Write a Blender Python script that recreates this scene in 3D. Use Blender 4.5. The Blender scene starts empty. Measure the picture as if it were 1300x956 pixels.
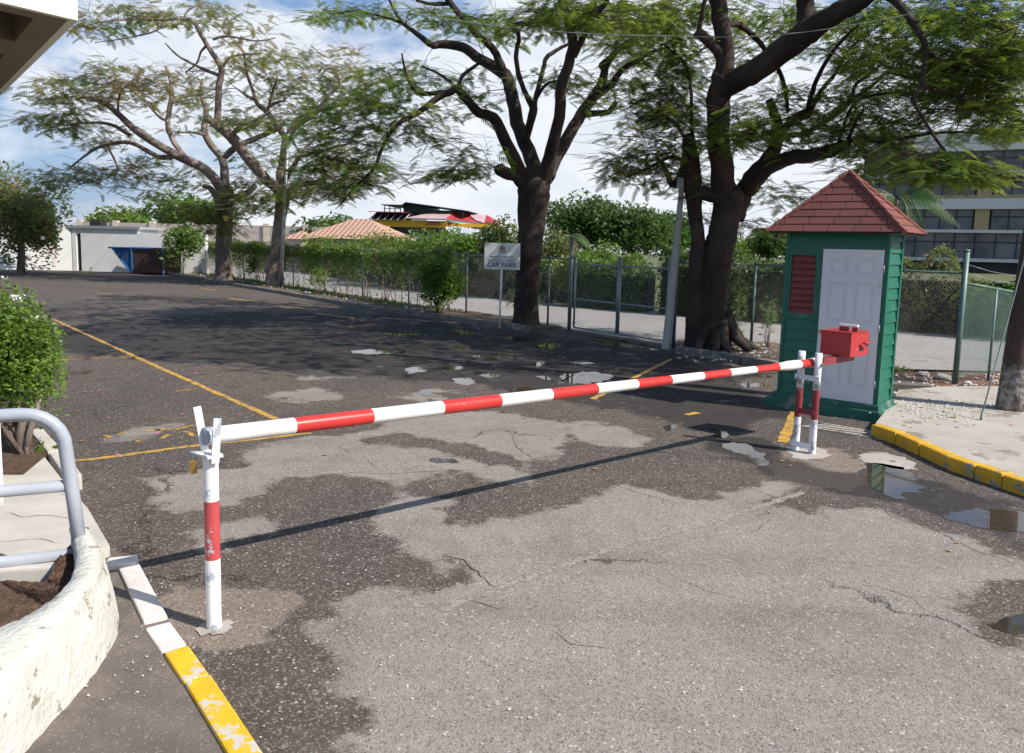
import bpy, bmesh, math, random
import numpy as np
from mathutils import Vector, Matrix
random.seed(7); rng=np.random.default_rng(7)
SC=bpy.context.scene; COL=SC.collection
R_=math.radians
# ------------------------------------------------------------------ camera geometry (photo pixels 1300x956 -> world)
H=2.05; FP=1000.; PITCH=R_(6.84); ROLL=R_(1.41)
Fv=Vector((0,math.cos(PITCH),-math.sin(PITCH))); U0=Vector((0,math.sin(PITCH),math.cos(PITCH))); X0=Vector((1,0,0))
Rv=X0*math.cos(ROLL)+U0*math.sin(ROLL); Uv=U0*math.cos(ROLL)-X0*math.sin(ROLL)
def ray(x,y): return Fv+Rv*((x-650)/FP)-Uv*((y-433)/FP)
def G(x,y,z=0.):
    d=ray(x,y); t=(z-H)/d.z; return Vector((d.x*t,d.y*t,z))
def D(x,y,Y):
    d=ray(x,y); t=Y/d.y; return Vector((d.x*t,Y,H+d.z*t))
def pj(P):
    q=Vector(P)-Vector((0,0,H)); w=q.dot(Fv); return 650+FP*q.dot(Rv)/w, 433-FP*q.dot(Uv)/w
# ------------------------------------------------------------------ tags and objects
def tag(o,label=None,cat=None,group=None,kind=None):
    if label: o['label']=label
    if cat: o['category']=cat
    if group: o['group']=group
    if kind: o['kind']=kind
    return o
def empty(name,loc=(0,0,0),rz=0,label=None,cat=None,group=None):
    o=bpy.data.objects.new(name,None); COL.objects.link(o); o.location=loc; o.rotation_euler=(0,0,rz); o.empty_display_size=.1
    return tag(o,label,cat,group)
def copy_tree(o,parent=None):
    c=o.copy(); COL.objects.link(c); c.parent=parent
    for ch in [k for k in bpy.data.objects if k.parent==o]: copy_tree(ch,c)
    return c
class MB:
    def __init__(s): s.v=[]; s.f=[]; s.m=[]; s.sm=[]
    def add(s,vs,fs,m=0,smooth=False):
        b=len(s.v); s.v+= [tuple(p) for p in vs]; s.f+=[tuple(b+i for i in f) for f in fs]; s.m+=[m]*len(fs); s.sm+=[smooth]*len(fs)
    def box(s,x0,x1,y0,y1,z0,z1,m=0,M=None):
        vs=[Vector((x,y,z)) for z in (z0,z1) for x,y in ((x0,y0),(x1,y0),(x1,y1),(x0,y1))]
        if M is not None: vs=[M@p for p in vs]
        s.add(vs,[(3,2,1,0),(4,5,6,7),(0,1,5,4),(1,2,6,5),(2,3,7,6),(3,0,4,7)],m)
    def bbox(s,x0,x1,y0,y1,z0,z1,b=.006,m=0,M=None):   # bevelled box
        bm=bmesh.new(); bmesh.ops.create_cube(bm,size=1)
        for v in bm.verts: v.co=Vector(((x0+x1)/2+v.co.x*(x1-x0),(y0+y1)/2+v.co.y*(y1-y0),(z0+z1)/2+v.co.z*(z1-z0)))
        bmesh.ops.bevel(bm,geom=list(bm.edges),offset=b,segments=2,affect='EDGES',profile=.6)
        vs=[(M@v.co if M is not None else v.co.copy()) for v in bm.verts]; bm.verts.index_update()
        s.add(vs,[[v.index for v in f.verts] for f in bm.faces],m); bm.free()
    def prism(s,poly,z0,z1,m=0,M=None):
        n=len(poly); a=sum(poly[i][0]*poly[(i+1)%n][1]-poly[(i+1)%n][0]*poly[i][1] for i in range(n))
        if a<0: poly=poly[::-1]
        vs=[Vector((p[0],p[1],z0)) for p in poly]+[Vector((p[0],p[1],z1)) for p in poly]
        if M is not None: vs=[M@p for p in vs]
        s.add(vs,[tuple(range(n))[::-1],tuple(range(n,2*n))]+[(i,(i+1)%n,n+(i+1)%n,n+i) for i in range(n)],m)
    def sheet(s,pts,m=0): s.add(pts,[tuple(range(len(pts)))],m)
    def tube(s,pts,rad,n=8,m=0,cap=True,smooth=True,jit=0.,flute=None):
        pts=[Vector(p) for p in pts]; k=len(pts)
        if not hasattr(rad,'__len__'): rad=[rad]*k
        vs=[]; prev=None
        for i,p in enumerate(pts):
            t=(pts[min(i+1,k-1)]-pts[max(i-1,0)])
            if t.length<1e-9: t=Vector((0,0,1))
            t.normalize()
            if prev is None:
                a=Vector((0,0,1)) if abs(t.z)<.9 else Vector((1,0,0)); u=t.cross(a).normalized()
            else:
                u=(prev-t*prev.dot(t)).normalized()
            prev=u; w=t.cross(u)
            for j in range(n):
                an=2*math.pi*j/n; r=rad[i]
                if jit: r*=1+jit*(random.random()-.5)
                if flute: r*=flute(an,i/(k-1))
                vs.append(p+u*(math.cos(an)*r)+w*(math.sin(an)*r))
        fs=[(i*n+j,i*n+(j+1)%n,(i+1)*n+(j+1)%n,(i+1)*n+j) for i in range(k-1) for j in range(n)]
        s.add(vs,fs,m,smooth)
        if cap:
            b=len(s.v)-len(vs); s.f.append(tuple(b+j for j in range(n))[::-1]); s.f.append(tuple(b+(k-1)*n+j for j in range(n))); s.m+=[m,m]; s.sm+=[False,False]
    def build(s,name,mats,parent=None,kind=None):
        me=bpy.data.meshes.new(name); me.from_pydata(s.v,[],s.f)
        if not isinstance(mats,(list,tuple)): mats=[mats]
        for q in mats: me.materials.append(q)
        me.polygons.foreach_set('material_index',s.m); me.polygons.foreach_set('use_smooth',s.sm); me.update()
        o=bpy.data.objects.new(name,me); COL.objects.link(o)
        if parent: o.parent=parent
        if kind: o['kind']=kind
        return o
def npmesh(name,V,Fq,mat,parent=None,nsides=4,smooth=False):
    me=bpy.data.meshes.new(name); nf=len(Fq)
    me.vertices.add(len(V)); me.vertices.foreach_set('co',np.asarray(V,dtype=np.float32).ravel())
    me.loops.add(nf*nsides); me.loops.foreach_set('vertex_index',np.asarray(Fq,dtype=np.int32).ravel())
    me.polygons.add(nf); me.polygons.foreach_set('loop_start',np.arange(0,nf*nsides,nsides,dtype=np.int32))
    try: me.polygons.foreach_set('loop_total',np.full(nf,nsides,dtype=np.int32))
    except Exception: pass
    me.materials.append(mat); me.update(calc_edges=True); me.validate()
    o=bpy.data.objects.new(name,me); COL.objects.link(o)
    if parent: o.parent=parent
    return o
# ------------------------------------------------------------------ materials
def newmat(name):
    m=bpy.data.materials.new(name); m.use_nodes=True; nt=m.node_tree; b=nt.nodes['Principled BSDF']; return m,nt,b
def N(nt,t,**k):
    n=nt.nodes.new(t)
    for a,v in k.items(): setattr(n,a,v)
    return n
def noise(nt,scale,detail=4,rough=.6,coord=None,dist=0):
    n=N(nt,'ShaderNodeTexNoise'); n.inputs['Scale'].default_value=scale; n.inputs['Detail'].default_value=detail; n.inputs['Roughness'].default_value=rough; n.inputs['Distortion'].default_value=dist
    if coord is not None: nt.links.new(coord,n.inputs['Vector'])
    return n
def ramp(nt,src,stops):
    r=N(nt,'ShaderNodeValToRGB'); e=r.color_ramp.elements
    while len(e)<len(stops): e.new(.5)
    for i,(p,c) in enumerate(stops):
        e[i].position=p; e[i].color=(c,c,c,1) if not hasattr(c,'__len__') else (*c,1)
    nt.links.new(src,r.inputs[0]); return r.outputs[0]
def mix(nt,f,a,b):
    n=N(nt,'ShaderNodeMix',data_type='RGBA')
    for sock,v in ((n.inputs[0],f),(n.inputs[6],a),(n.inputs[7],b)):
        if isinstance(v,(tuple,list)): sock.default_value=(*v[:3],1)
        elif isinstance(v,(int,float)): sock.default_value=v
        else: nt.links.new(v,sock)
    return n.outputs[2]
def mth(nt,op,a,b=None,c=None):
    n=N(nt,'ShaderNodeMath',operation=op)
    for i,v in enumerate((a,b,c)):
        if v is None: continue
        if isinstance(v,(int,float)): n.inputs[i].default_value=v
        else: nt.links.new(v,n.inputs[i])
    return n.outputs[0]
def objco(nt): return N(nt,'ShaderNodeTexCoord').outputs['Object']
def bump(nt,b,h,strength=.3,dist=.01):
    n=N(nt,'ShaderNodeBump'); n.inputs['Strength'].default_value=strength; n.inputs['Distance'].default_value=dist
    nt.links.new(h,n.inputs['Height']); nt.links.new(n.outputs[0],b.inputs['Normal'])
def mat(name,c1,c2=None,scale=4,rough=.7,bs=.15,bscale=None,lo=.35,hi=.65,c3=None,s3=20,t3=.62,metal=0.,bd=.01,detail=5):
    m,nt,b=newmat(name); co=objco(nt); c2=c2 or tuple(x*.8 for x in c1)
    n=noise(nt,scale,detail,.6,co); col=mix(nt,ramp(nt,n.outputs[0],[(lo,0),(hi,1)]),c1,c2)
    if c3:
        n3=noise(nt,s3,6,.65,co); col=mix(nt,ramp(nt,n3.outputs[0],[(t3,0),(t3+.03,1)]),col,c3)
    nt.links.new(col,b.inputs['Base Color']); b.inputs['Roughness'].default_value=rough; b.inputs['Metallic'].default_value=metal
    if bs: bump(nt,b,noise(nt,bscale or scale*8,5,.6,co).outputs[0],bs,bd)
    return m
def leafmat(name,c1,c2,scale=1.5,trans=.35,rough=.5,c3=None,s3=.6,lo3=.5,hi3=.62):
    m,nt,b=newmat(name); co=objco(nt)
    n=noise(nt,scale,3,.5,co); col=mix(nt,ramp(nt,n.outputs[0],[(.3,0),(.7,1)]),c1,c2)
    n2=noise(nt,scale*14,2,.5,co); col=mix(nt,ramp(nt,n2.outputs[0],[(.35,0),(.75,.35)]),col,tuple(x*.5 for x in c1))
    if c3:
        n3=noise(nt,s3,3,.5,co); col=mix(nt,ramp(nt,n3.outputs[0],[(lo3,0),(hi3,1)]),col,c3)
    nt.links.new(col,b.inputs['Base Color']); b.inputs['Roughness'].default_value=rough
    b.inputs['Specular IOR Level'].default_value=.35
    t=N(nt,'ShaderNodeBsdfTranslucent'); hs=N(nt,'ShaderNodeHueSaturation'); hs.inputs['Value'].default_value=1.9; hs.inputs['Hue'].default_value=.485; nt.links.new(col,hs.inputs['Color']); nt.links.new(hs.outputs[0],t.inputs[0])
    mx=N(nt,'ShaderNodeMixShader'); mx.inputs[0].default_value=trans; nt.links.new(b.outputs[0],mx.inputs[1]); nt.links.new(t.outputs[0],mx.inputs[2])
    nt.links.new(mx.outputs[0],nt.nodes['Material Output'].inputs[0]); return m
M={}
M['white_paint']=mat('white_paint',(.78,.77,.76),(.70,.69,.68),3,.35,.05,40,c3=(.30,.31,.34),s3=9,t3=.66)
M['post_white']=mat('post_white',(.80,.79,.79),(.72,.71,.72),3,.35,.05,40,c3=(.36,.39,.44),s3=8,t3=.545)
M['post_red']=mat('post_red',(.50,.075,.075),(.42,.06,.06),5,.45,.08,60,c3=(.40,.42,.47),s3=11,t3=.575)
M['boom_white']=mat('boom_white',(.80,.78,.76),(.70,.67,.64),2.5,.3,.04,40,c3=(.45,.38,.33),s3=22,t3=.70)
M['boom_red']=mat('boom_red',(.55,.035,.03),(.47,.03,.025),3,.3,.05,50,c3=(.6,.25,.22),s3=26,t3=.68)
M['frame_red']=mat('frame_red',(.25,.03,.035),(.2,.025,.03),5,.5,.08,60,c3=(.5,.5,.5),s3=18,t3=.68)
M['box_red']=mat('box_red',(.44,.030,.030),(.34,.022,.024),5,.42,.12,30,c3=(.62,.2,.17),s3=14,t3=.64)
M['brass']=mat('brass',(.55,.36,.10),(.4,.25,.07),20,.35,.1,metal=.8)
M['dark']=mat('dark',(.012,.012,.012),(.02,.02,.02),4,.6,0)
M['rail_grey']=mat('rail_grey',(.36,.385,.43),(.30,.325,.37),4,.32,.06,30,c3=(.5,.53,.56),s3=16,t3=.70)
M['galv']=mat('galv',(.36,.38,.39),(.27,.29,.30),12,.45,.05,metal=.55)
M['galv_dark']=mat('galv_dark',(.15,.17,.18),(.19,.21,.21),8,.5,.05,metal=.3)
M['wire']=mat('wire',(.30,.31,.30),(.16,.15,.14),2,.5,0,metal=.4)
M['wire_green']=mat('wire_green',(.16,.26,.23),(.12,.2,.18),2,.5,0,metal=.2)
M['post_green']=mat('post_green',(.13,.20,.19),(.09,.15,.14),8,.5,.05,metal=.2)
M['green_wood']=mat('green_wood',(.003,.098,.060),(.004,.125,.078),3,.42,.12,12,c3=(.03,.14,.10),s3=7,t3=.60)
M['plinth']=mat('plinth_green',(.012,.095,.065),(.025,.125,.09),4,.7,.3,14,c3=(.16,.19,.17),s3=5,t3=.56)
M['door_white']=mat('door_white',(.70,.685,.69),(.64,.63,.635),1.5,.38,.03,30,c3=(.56,.53,.49),s3=3.2,t3=.64)
M['louvre']=mat('louvre_red',(.20,.035,.025),(.15,.028,.02),6,.6,.15,30)
M['bark_dark']=None
M['concrete']=mat('concrete',(.40,.36,.32),(.30,.27,.235),2.2,.85,.35,30,c3=(.17,.14,.115),s3=3,t3=.60)
M['walk']=mat('walk_concrete',(.42,.385,.34),(.34,.305,.265),1.6,.85,.3,40,c3=(.22,.185,.15),s3=2.3,t3=.57)
M['path']=mat('path_concrete',(.52,.49,.44),(.42,.39,.35),2.5,.85,.2,40,c3=(.30,.27,.23),s3=4,t3=.66)
M['yellow_kerb']=mat('yellow_kerb',(.62,.36,.012),(.52,.28,.01),5,.6,.4,30,c3=(.26,.24,.21),s3=7,t3=.575)
M['yellow_bright']=mat('yellow_bright',(.68,.43,.012),(.58,.35,.01),5,.6,.4,30,c3=(.50,.46,.40),s3=11,t3=.56)
M['white_kerb']=mat('white_kerb',(.66,.62,.59),(.55,.51,.48),4,.75,.4,30,c3=(.34,.30,.27),s3=9,t3=.64)
M['kerb_stone']=mat('kerb_stone',(.20,.18,.155),(.11,.10,.085),3,.85,.5,18,c3=(.34,.31,.28),s3=5,t3=.6)
M['planter']=mat('planter_paint',(.60,.59,.54),(.50,.49,.43),6,.9,.8,30,c3=(.26,.245,.20),s3=8,t3=.59,bd=.02)
M['soil']=mat('soil',(.10,.052,.030),(.19,.11,.07),14,.95,1.,45,bd=.08,c3=(.3,.22,.16),s3=40,t3=.66)
M['verge']=mat('verge_soil',(.085,.055,.038),(.15,.10,.068),3,.95,.8,26,bd=.03,c3=(.26,.2,.15),s3=18,t3=.64)
M['redsoil']=mat('red_soil',(.19,.085,.05),(.12,.06,.038),3,.95,.8,20,bd=.03,c3=(.40,.34,.28),s3=14,t3=.60)
M['rock']=mat('rock',(.62,.58,.54),(.4,.36,.33),6,.8,.5,20)
M['side_asphalt']=mat('side_asphalt',(.155,.125,.105),(.11,.09,.075),5,.9,.7,60,c3=(.30,.27,.24),s3=85,t3=.60)
M['road']=mat('road_pale',(.34,.315,.30),(.28,.26,.245),.6,.9,.25,30,c3=(.22,.2,.185),s3=.8,t3=.62)
M['wall_white']=mat('wall_white',(.80,.80,.78),(.72,.72,.69),.5,.8,.1,20,c3=(.42,.42,.38),s3=1.3,t3=.64)
M['wall_pale']=mat('wall_pale',(.52,.45,.38),(.44,.38,.32),.4,.85,.1,10)
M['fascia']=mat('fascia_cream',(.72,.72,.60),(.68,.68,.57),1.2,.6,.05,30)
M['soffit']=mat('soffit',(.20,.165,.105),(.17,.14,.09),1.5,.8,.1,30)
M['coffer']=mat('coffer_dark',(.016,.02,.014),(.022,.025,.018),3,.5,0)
M['maroon']=mat('maroon',(.055,.02,.028),(.04,.015,.02),3,.6,0)
M['skip_blue']=mat('skip_blue',(.015,.085,.25),(.02,.11,.3),2,.5,.2,8,c3=(.09,.04,.025),s3=2.2,t3=.55)
M['skip_rust']=mat('skip_rust',(.045,.024,.02),(.075,.038,.03),2,.7,.3,10,c3=(.14,.08,.07),s3=4,t3=.62)
M['roof_red']=mat('roof_red',(.38,.045,.055),(.36,.04,.05),1,.45,.05,6)
M['roof_pink']=mat('roof_pink',(.60,.42,.42),(.52,.34,.35),.7,.4,.05,6)
M['yellow_wall']=mat('yellow_wall',(.70,.38,.015),(.62,.33,.01),.8,.6,.05,6)
M['darkgreen_wall']=mat('darkgreen_wall',(.012,.045,.035),(.02,.06,.05),1,.5,0)
M['glass_dark']=mat('glass_dark',(.012,.016,.024),(.02,.026,.036),.6,.12,0)
M['glass_office']=mat('glass_office',(.09,.085,.085),(.19,.175,.17),.35,.12,0)
M['glass_pale']=mat('glass_pale',(.40,.43,.47),(.30,.33,.37),.6,.2,0)
M['grey_wall']=mat('grey_wall',(.30,.31,.33),(.25,.26,.28),.6,.6,0)
M['office_beige']=mat('office_beige',(.72,.66,.58),(.66,.60,.53),.15,.7,0)
M['office_white']=mat('office_white',(.62,.60,.57),(.56,.54,.5),.15,.7,0)
M['office_tan']=mat('office_tan',(.42,.31,.16),(.38,.28,.14),.15,.7,0)
M['office_dark']=mat('office_dark',(.03,.032,.036),(.04,.04,.045),.2,.5,0)
M['mullion']=mat('mullion',(.012,.012,.014),None,1,.5,0)
M['blue_letter']=mat('blue_letter',(.02,.07,.42),(.02,.06,.36),2,.4,0)
M['sign_face']=mat('sign_face',(.66,.67,.66),(.60,.61,.61),3,.4,0)
M['navy']=mat('navy_ink',(.008,.012,.11),None,3,.5,0)
M['grey_ink']=mat('grey_ink',(.16,.16,.20),None,3,.5,0)
M['orange_ink']=mat('orange_ink',(.5,.13,.035),None,3,.5,0)
M['brown_ink']=mat('brown_ink',(.07,.045,.035),None,3,.5,0)
M['petal_pink']=mat('petal_pink',(.75,.08,.40),(.65,.2,.45),8,.6,0)
M['petal_white']=mat('petal_white',(.82,.78,.80),(.75,.68,.72),8,.6,0)
M['dry_leaf']=mat('dry_leaf',(.45,.27,.13),(.32,.17,.08),12,.7,.1)
M['cable']=mat('cable',(.02,.02,.02),None,3,.5,0)
M['cable_pale']=mat('cable_pale',(.22,.24,.24),None,3,.4,0)
def barkmat(name,c1,c2,c3,vs=3.):
    m,nt,b=newmat(name); co=objco(nt); mp=N(nt,'ShaderNodeMapping'); mp.inputs['Scale'].default_value=(vs*3,vs*3,vs*.9); nt.links.new(co,mp.inputs[0])
    n=noise(nt,1.6,6,.7,mp.outputs[0],.6); n2=noise(nt,.9,4,.6,co)
    col=mix(nt,ramp(nt,n.outputs[0],[(.35,0),(.65,1)]),c1,c2); col=mix(nt,ramp(nt,n2.outputs[0],[(.45,0),(.62,1)]),col,c3)
    nt.links.new(col,b.inputs['Base Color']); b.inputs['Roughness'].default_value=.85; bump(nt,b,n.outputs[0],.9,.03); return m
M['bark_dark']=barkmat('bark_dark',(.014,.008,.006),(.038,.023,.018),(.066,.046,.036))
M['bark_mid']=barkmat('bark_mid',(.09,.06,.05),(.20,.145,.12),(.30,.235,.20))
M['bark_pale']=barkmat('bark_pale',(.08,.055,.044),(.19,.145,.12),(.27,.215,.185),2.)
M['pole_wood']=barkmat('pole_wood',(.035,.022,.017),(.075,.048,.036),(.06,.04,.03),1.6)
def polemat():
    m=M['pole_wood']; nt=m.node_tree; b=nt.nodes['Principled BSDF']; old=b.inputs['Base Color'].links[0].from_socket; co=objco(nt); sz=N(nt,'ShaderNodeSeparateXYZ'); nt.links.new(co,sz.inputs[0]); n=noise(nt,5,5,.7,co)
    h=mth(nt,'ADD',sz.outputs[2],mth(nt,'MULTIPLY',mth(nt,'SUBTRACT',n.outputs[0],.5),1.1)); f=ramp(nt,h,[(.45,1),(.62,0)]); n2=noise(nt,14,5,.7,co); f2=mth(nt,'MULTIPLY',f,ramp(nt,n2.outputs[0],[(.42,.15),(.60,.9)]))
    nt.links.new(mix(nt,f2,old,(.36,.34,.31)),b.inputs['Base Color'])
polemat()
M['pole_base']=barkmat('pole_base',(.30,.28,.25),(.42,.40,.37),(.16,.13,.11),1.6)
M['leaf_feather']=leafmat('leaf_feather',(.075,.14,.018),(.15,.205,.032),.9,.55,c3=(.23,.25,.045),s3=.7,lo3=.58,hi3=.72)
M['leaf_feather_far']=leafmat('leaf_feather_far',(.09,.15,.024),(.17,.21,.042),.45,.55,c3=(.25,.19,.07),s3=.22,lo3=.46,hi3=.66)
M['leaf_bush']=leafmat('leaf_bush',(.12,.23,.035),(.21,.30,.06),7,.35,c3=(.07,.13,.02),s3=5,lo3=.5,hi3=.6)
M['leaf_hedge']=leafmat('leaf_hedge',(.07,.15,.02),(.14,.22,.035),1.2,.35)
M['leaf_vine']=leafmat('leaf_vine',(.09,.17,.025),(.16,.22,.04),1.1,.4,c3=(.18,.14,.06),s3=.9,lo3=.55,hi3=.72)
M['leaf_dark']=leafmat('leaf_dark',(.045,.095,.022),(.10,.15,.035),.35,.35)
M['leaf_bright']=leafmat('leaf_bright',(.05,.14,.02),(.08,.19,.03),.5,.35)
M['leaf_rusty']=leafmat('leaf_rusty',(.075,.12,.035),(.16,.19,.07),.6,.4,c3=(.28,.16,.08),s3=.5,lo3=.5,hi3=.68)
M['leaf_scrub']=leafmat('leaf_scrub',(.11,.17,.05),(.20,.23,.09),.8,.5,c3=(.36,.22,.13),s3=.5,lo3=.5,hi3=.68)
M['leaf_yellow']=leafmat('leaf_yellow',(.30,.34,.08),(.20,.27,.06),2,.3)
M['leaf_palm']=leafmat('leaf_palm',(.03,.09,.015),(.07,.14,.03),1,.3)
M['leaf_wild']=leafmat('leaf_wild',(.09,.12,.03),(.15,.18,.05),.9,.3,c3=(.24,.14,.11),s3=1.2,lo3=.55,hi3=.7)
def shinglemat():
    m,nt,b=newmat('roof_shingle'); co=N(nt,'ShaderNodeTexCoord').outputs['UV']
    br=N(nt,'ShaderNodeTexBrick'); nt.links.new(co,br.inputs[0]); br.offset=.5
    for k,v in (('Scale',1.),('Brick Width',.31),('Row Height',.145),('Mortar Size',.006),('Mortar Smooth',.2),('Bias',0.)): br.inputs[k].default_value=v
    br.inputs['Color1'].default_value=(.215,.072,.055,1); br.inputs['Color2'].default_value=(.165,.053,.042,1); br.inputs['Mortar'].default_value=(.035,.014,.012,1)
    n=noise(nt,60,4,.7,objco(nt)); col=mix(nt,ramp(nt,n.outputs[0],[(.3,.0),(.75,.45)]),br.outputs[0],(.10,.03,.025))
    nt.links.new(col,b.inputs['Base Color']); b.inputs['Roughness'].default_value=.9
    mx=mth(nt,'ADD',mth(nt,'MULTIPLY',br.outputs[1],-1.),mth(nt,'MULTIPLY',n.outputs[0],.25)); bump(nt,b,mx,.6,.01); return m
M['shingle']=shinglemat()
def tilemat():
    m,nt,b=newmat('clay_tiles'); co=N(nt,'ShaderNodeTexCoord').outputs['UV']
    w=N(nt,'ShaderNodeTexWave',wave_type='BANDS',bands_direction='X'); w.inputs['Scale'].default_value=.9; nt.links.new(co,w.inputs[0])
    w2=N(nt,'ShaderNodeTexWave',wave_type='BANDS',bands_direction='Y',wave_profile='SAW'); w2.inputs['Scale'].default_value=.75; w2.inputs['Distortion'].default_value=.6; nt.links.new(co,w2.inputs[0])
    n=noise(nt,2,4,.6,co); col=mix(nt,n.outputs[0],(.44,.24,.16),(.55,.36,.26)); col=mix(nt,mth(nt,'MULTIPLY',w2.outputs[1],.6),col,(.22,.12,.08))
    nt.links.new(col,b.inputs['Base Color']); b.inputs['Roughness'].default_value=.8; bump(nt,b,mth(nt,'ADD',w.outputs[1],w2.outputs[1]),.8,.06); return m
M['clay']=tilemat()
# asphalt with stain map; its damp channel also carries painted tree shade
def asphalt():
    m,nt,b=newmat('asphalt'); co=objco(nt)
    at=N(nt,'ShaderNodeAttribute',attribute_name='stain'); sp=N(nt,'ShaderNodeSeparateColor'); nt.links.new(at.outputs['Color'],sp.inputs[0])
    dry,wet_shade,tan=sp.outputs[0],sp.outputs[1],sp.outputs[2]
    nb=noise(nt,1.1,7,.62,co,.4); nm=noise(nt,4.5,6,.7,co,.3); nf=noise(nt,28,5,.7,co); nw=noise(nt,.35,4,.6,co,.6)
    k=mth(nt,'ADD',dry,mth(nt,'MULTIPLY',mth(nt,'SUBTRACT',nb.outputs[0],.5),1.05)); k=mth(nt,'ADD',k,mth(nt,'MULTIPLY',mth(nt,'SUBTRACT',nm.outputs[0],.5),.42))
    k=mth(nt,'ADD',k,mth(nt,'MULTIPLY',mth(nt,'SUBTRACT',nf.outputs[0],.5),.10))
    dm=ramp(nt,k,[(.455,0),(.50,.55),(.56,1)])
    light=mix(nt,ramp(nt,nm.outputs[0],[(.3,0),(.7,1)]),(.250,.218,.190),(.300,.265,.233))
    light=mix(nt,ramp(nt,nb.outputs[0],[(.35,0),(.7,.6)]),light,(.21,.185,.165))
    dark=mix(nt,ramp(nt,nm.outputs[0],[(.3,0),(.7,1)]),(.074,.057,.047),(.118,.092,.076))
    nx_=noise(nt,.8,5,.7,co,1.2); light=mix(nt,ramp(nt,nx_.outputs[0],[(.50,0),(.68,.45)]),light,(.15,.125,.105))
    dark=mix(nt,ramp(nt,nw.outputs[0],[(.45,0),(.7,.8)]),dark,(.055,.048,.046))
    tk=mth(nt,'ADD',tan,mth(nt,'MULTIPLY',mth(nt,'SUBTRACT',nm.outputs[0],.5),.9)); tm=ramp(nt,tk,[(.45,0),(.56,1)])
    col=mix(nt,dm,dark,light); col=mix(nt,mth(nt,'MULTIPLY',tm,.8),col,(.24,.19,.15))
    mp2=N(nt,'ShaderNodeMapping'); mp2.inputs['Rotation'].default_value=(0,0,.72); mp2.inputs['Scale'].default_value=(.16,1.5,1); nt.links.new(co,mp2.inputs[0]); ns=noise(nt,1.3,5,.6,mp2.outputs[0],.3)
    col=mix(nt,ramp(nt,ns.outputs[0],[(.52,0),(.72,.30)]),col,(.075,.062,.054)); nsp=noise(nt,2.1,3,.5,co); col=mix(nt,ramp(nt,nsp.outputs[0],[(.70,0),(.74,.45)]),col,(.045,.036,.031))
    # aggregate
    vo=N(nt,'ShaderNodeTexVoronoi'); vo.inputs['Scale'].default_value=95; nt.links.new(co,vo.inputs[0]); sv=N(nt,'ShaderNodeSeparateColor'); nt.links.new(vo.outputs['Color'],sv.inputs[0])
    vo2=N(nt,'ShaderNodeTexVoronoi'); vo2.inputs['Scale'].default_value=42; nt.links.new(co,vo2.inputs[0]); sv2=N(nt,'ShaderNodeSeparateColor'); nt.links.new(vo2.outputs['Color'],sv2.inputs[0])
    st=ramp(nt,sv.outputs[0],[(.70,0),(.95,1)]); st2=mth(nt,'MULTIPLY',ramp(nt,sv2.outputs[1],[(.90,0),(.93,1)]),ramp(nt,vo2.outputs['Distance'],[(.25,1),(.40,0)]))
    dk=ramp(nt,sv.outputs[1],[(.62,0),(.95,1)])
    col=mix(nt,mth(nt,'MULTIPLY',dk,.5),col,(.055,.047,.043))
    col=mix(nt,mth(nt,'MULTIPLY',st,.34),col,(.42,.39,.36)); col=mix(nt,mth(nt,'MULTIPLY',st2,.65),col,(.52,.49,.45))
    # cracks
    vc=N(nt,'ShaderNodeTexVoronoi',feature='DISTANCE_TO_EDGE'); vc.inputs['Scale'].default_value=.33; wv=N(nt,'ShaderNodeVectorMath',operation='ADD'); nd=noise(nt,2.2,6,.7,co); sc=N(nt,'ShaderNodeVectorMath',operation='SCALE'); sc.inputs['Scale'].default_value=.8
    nt.links.new(nd.outputs['Color'],sc.inputs[0]); nt.links.new(co,wv.inputs[0]); nt.links.new(sc.outputs[0],wv.inputs[1]); nt.links.new(wv.outputs[0],vc.inputs[0])
    ck=mth(nt,'MULTIPLY',ramp(nt,vc.outputs['Distance'],[(.0015,1),(.006,0)]),ramp(nt,noise(nt,.55,3,.6,co).outputs[0],[(.52,0),(.60,1)]))
    col=mix(nt,mth(nt,'MULTIPLY',ck,.75),col,(.03,.024,.02))
    wf=mth(nt,'ADD',wet_shade,mth(nt,'MULTIPLY',mth(nt,'SUBTRACT',nb.outputs[0],.5),1.1)); wm=ramp(nt,wf,[(.48,0),(.62,1)])
    wn=noise(nt,2.6,6,.7,co,.8); wm2=mth(nt,'MULTIPLY',wm,ramp(nt,wn.outputs[0],[(.54,0),(.68,1)]))
    col=mix(nt,mth(nt,'MULTIPLY',wm,.78),col,(.030,.027,.027))  # damp colour, deepened to put the tree shade into the asphalt
    nt.links.new(col,b.inputs['Base Color'])
    ro=N(nt,'ShaderNodeMapRange'); nt.links.new(wm2,ro.inputs[0]); ro.inputs[3].default_value=.82; ro.inputs[4].default_value=.26; nt.links.new(ro.outputs[0],b.inputs['Roughness'])
    sl_=N(nt,'ShaderNodeMapRange'); nt.links.new(wm2,sl_.inputs[0]); sl_.inputs[3].default_value=.12; sl_.inputs[4].default_value=.5; nt.links.new(sl_.outputs[0],b.inputs['Specular IOR Level'])
    hh=mth(nt,'ADD',mth(nt,'MULTIPLY',vo.outputs['Distance'],-.5),mth(nt,'MULTIPLY',nf.outputs[0],.8)); hh=mth(nt,'SUBTRACT',hh,mth(nt,'MULTIPLY',ck,2.))
    bp=N(nt,'ShaderNodeBump'); bp.inputs['Distance'].default_value=.008; nt.links.new(hh,bp.inputs['Height']); bsn=mth(nt,'SUBTRACT',.75,mth(nt,'MULTIPLY',wm2,.68)); nt.links.new(bsn,bp.inputs['Strength']); nt.links.new(bp.outputs[0],b.inputs['Normal'])
    return m
M['asphalt']=asphalt()
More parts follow.
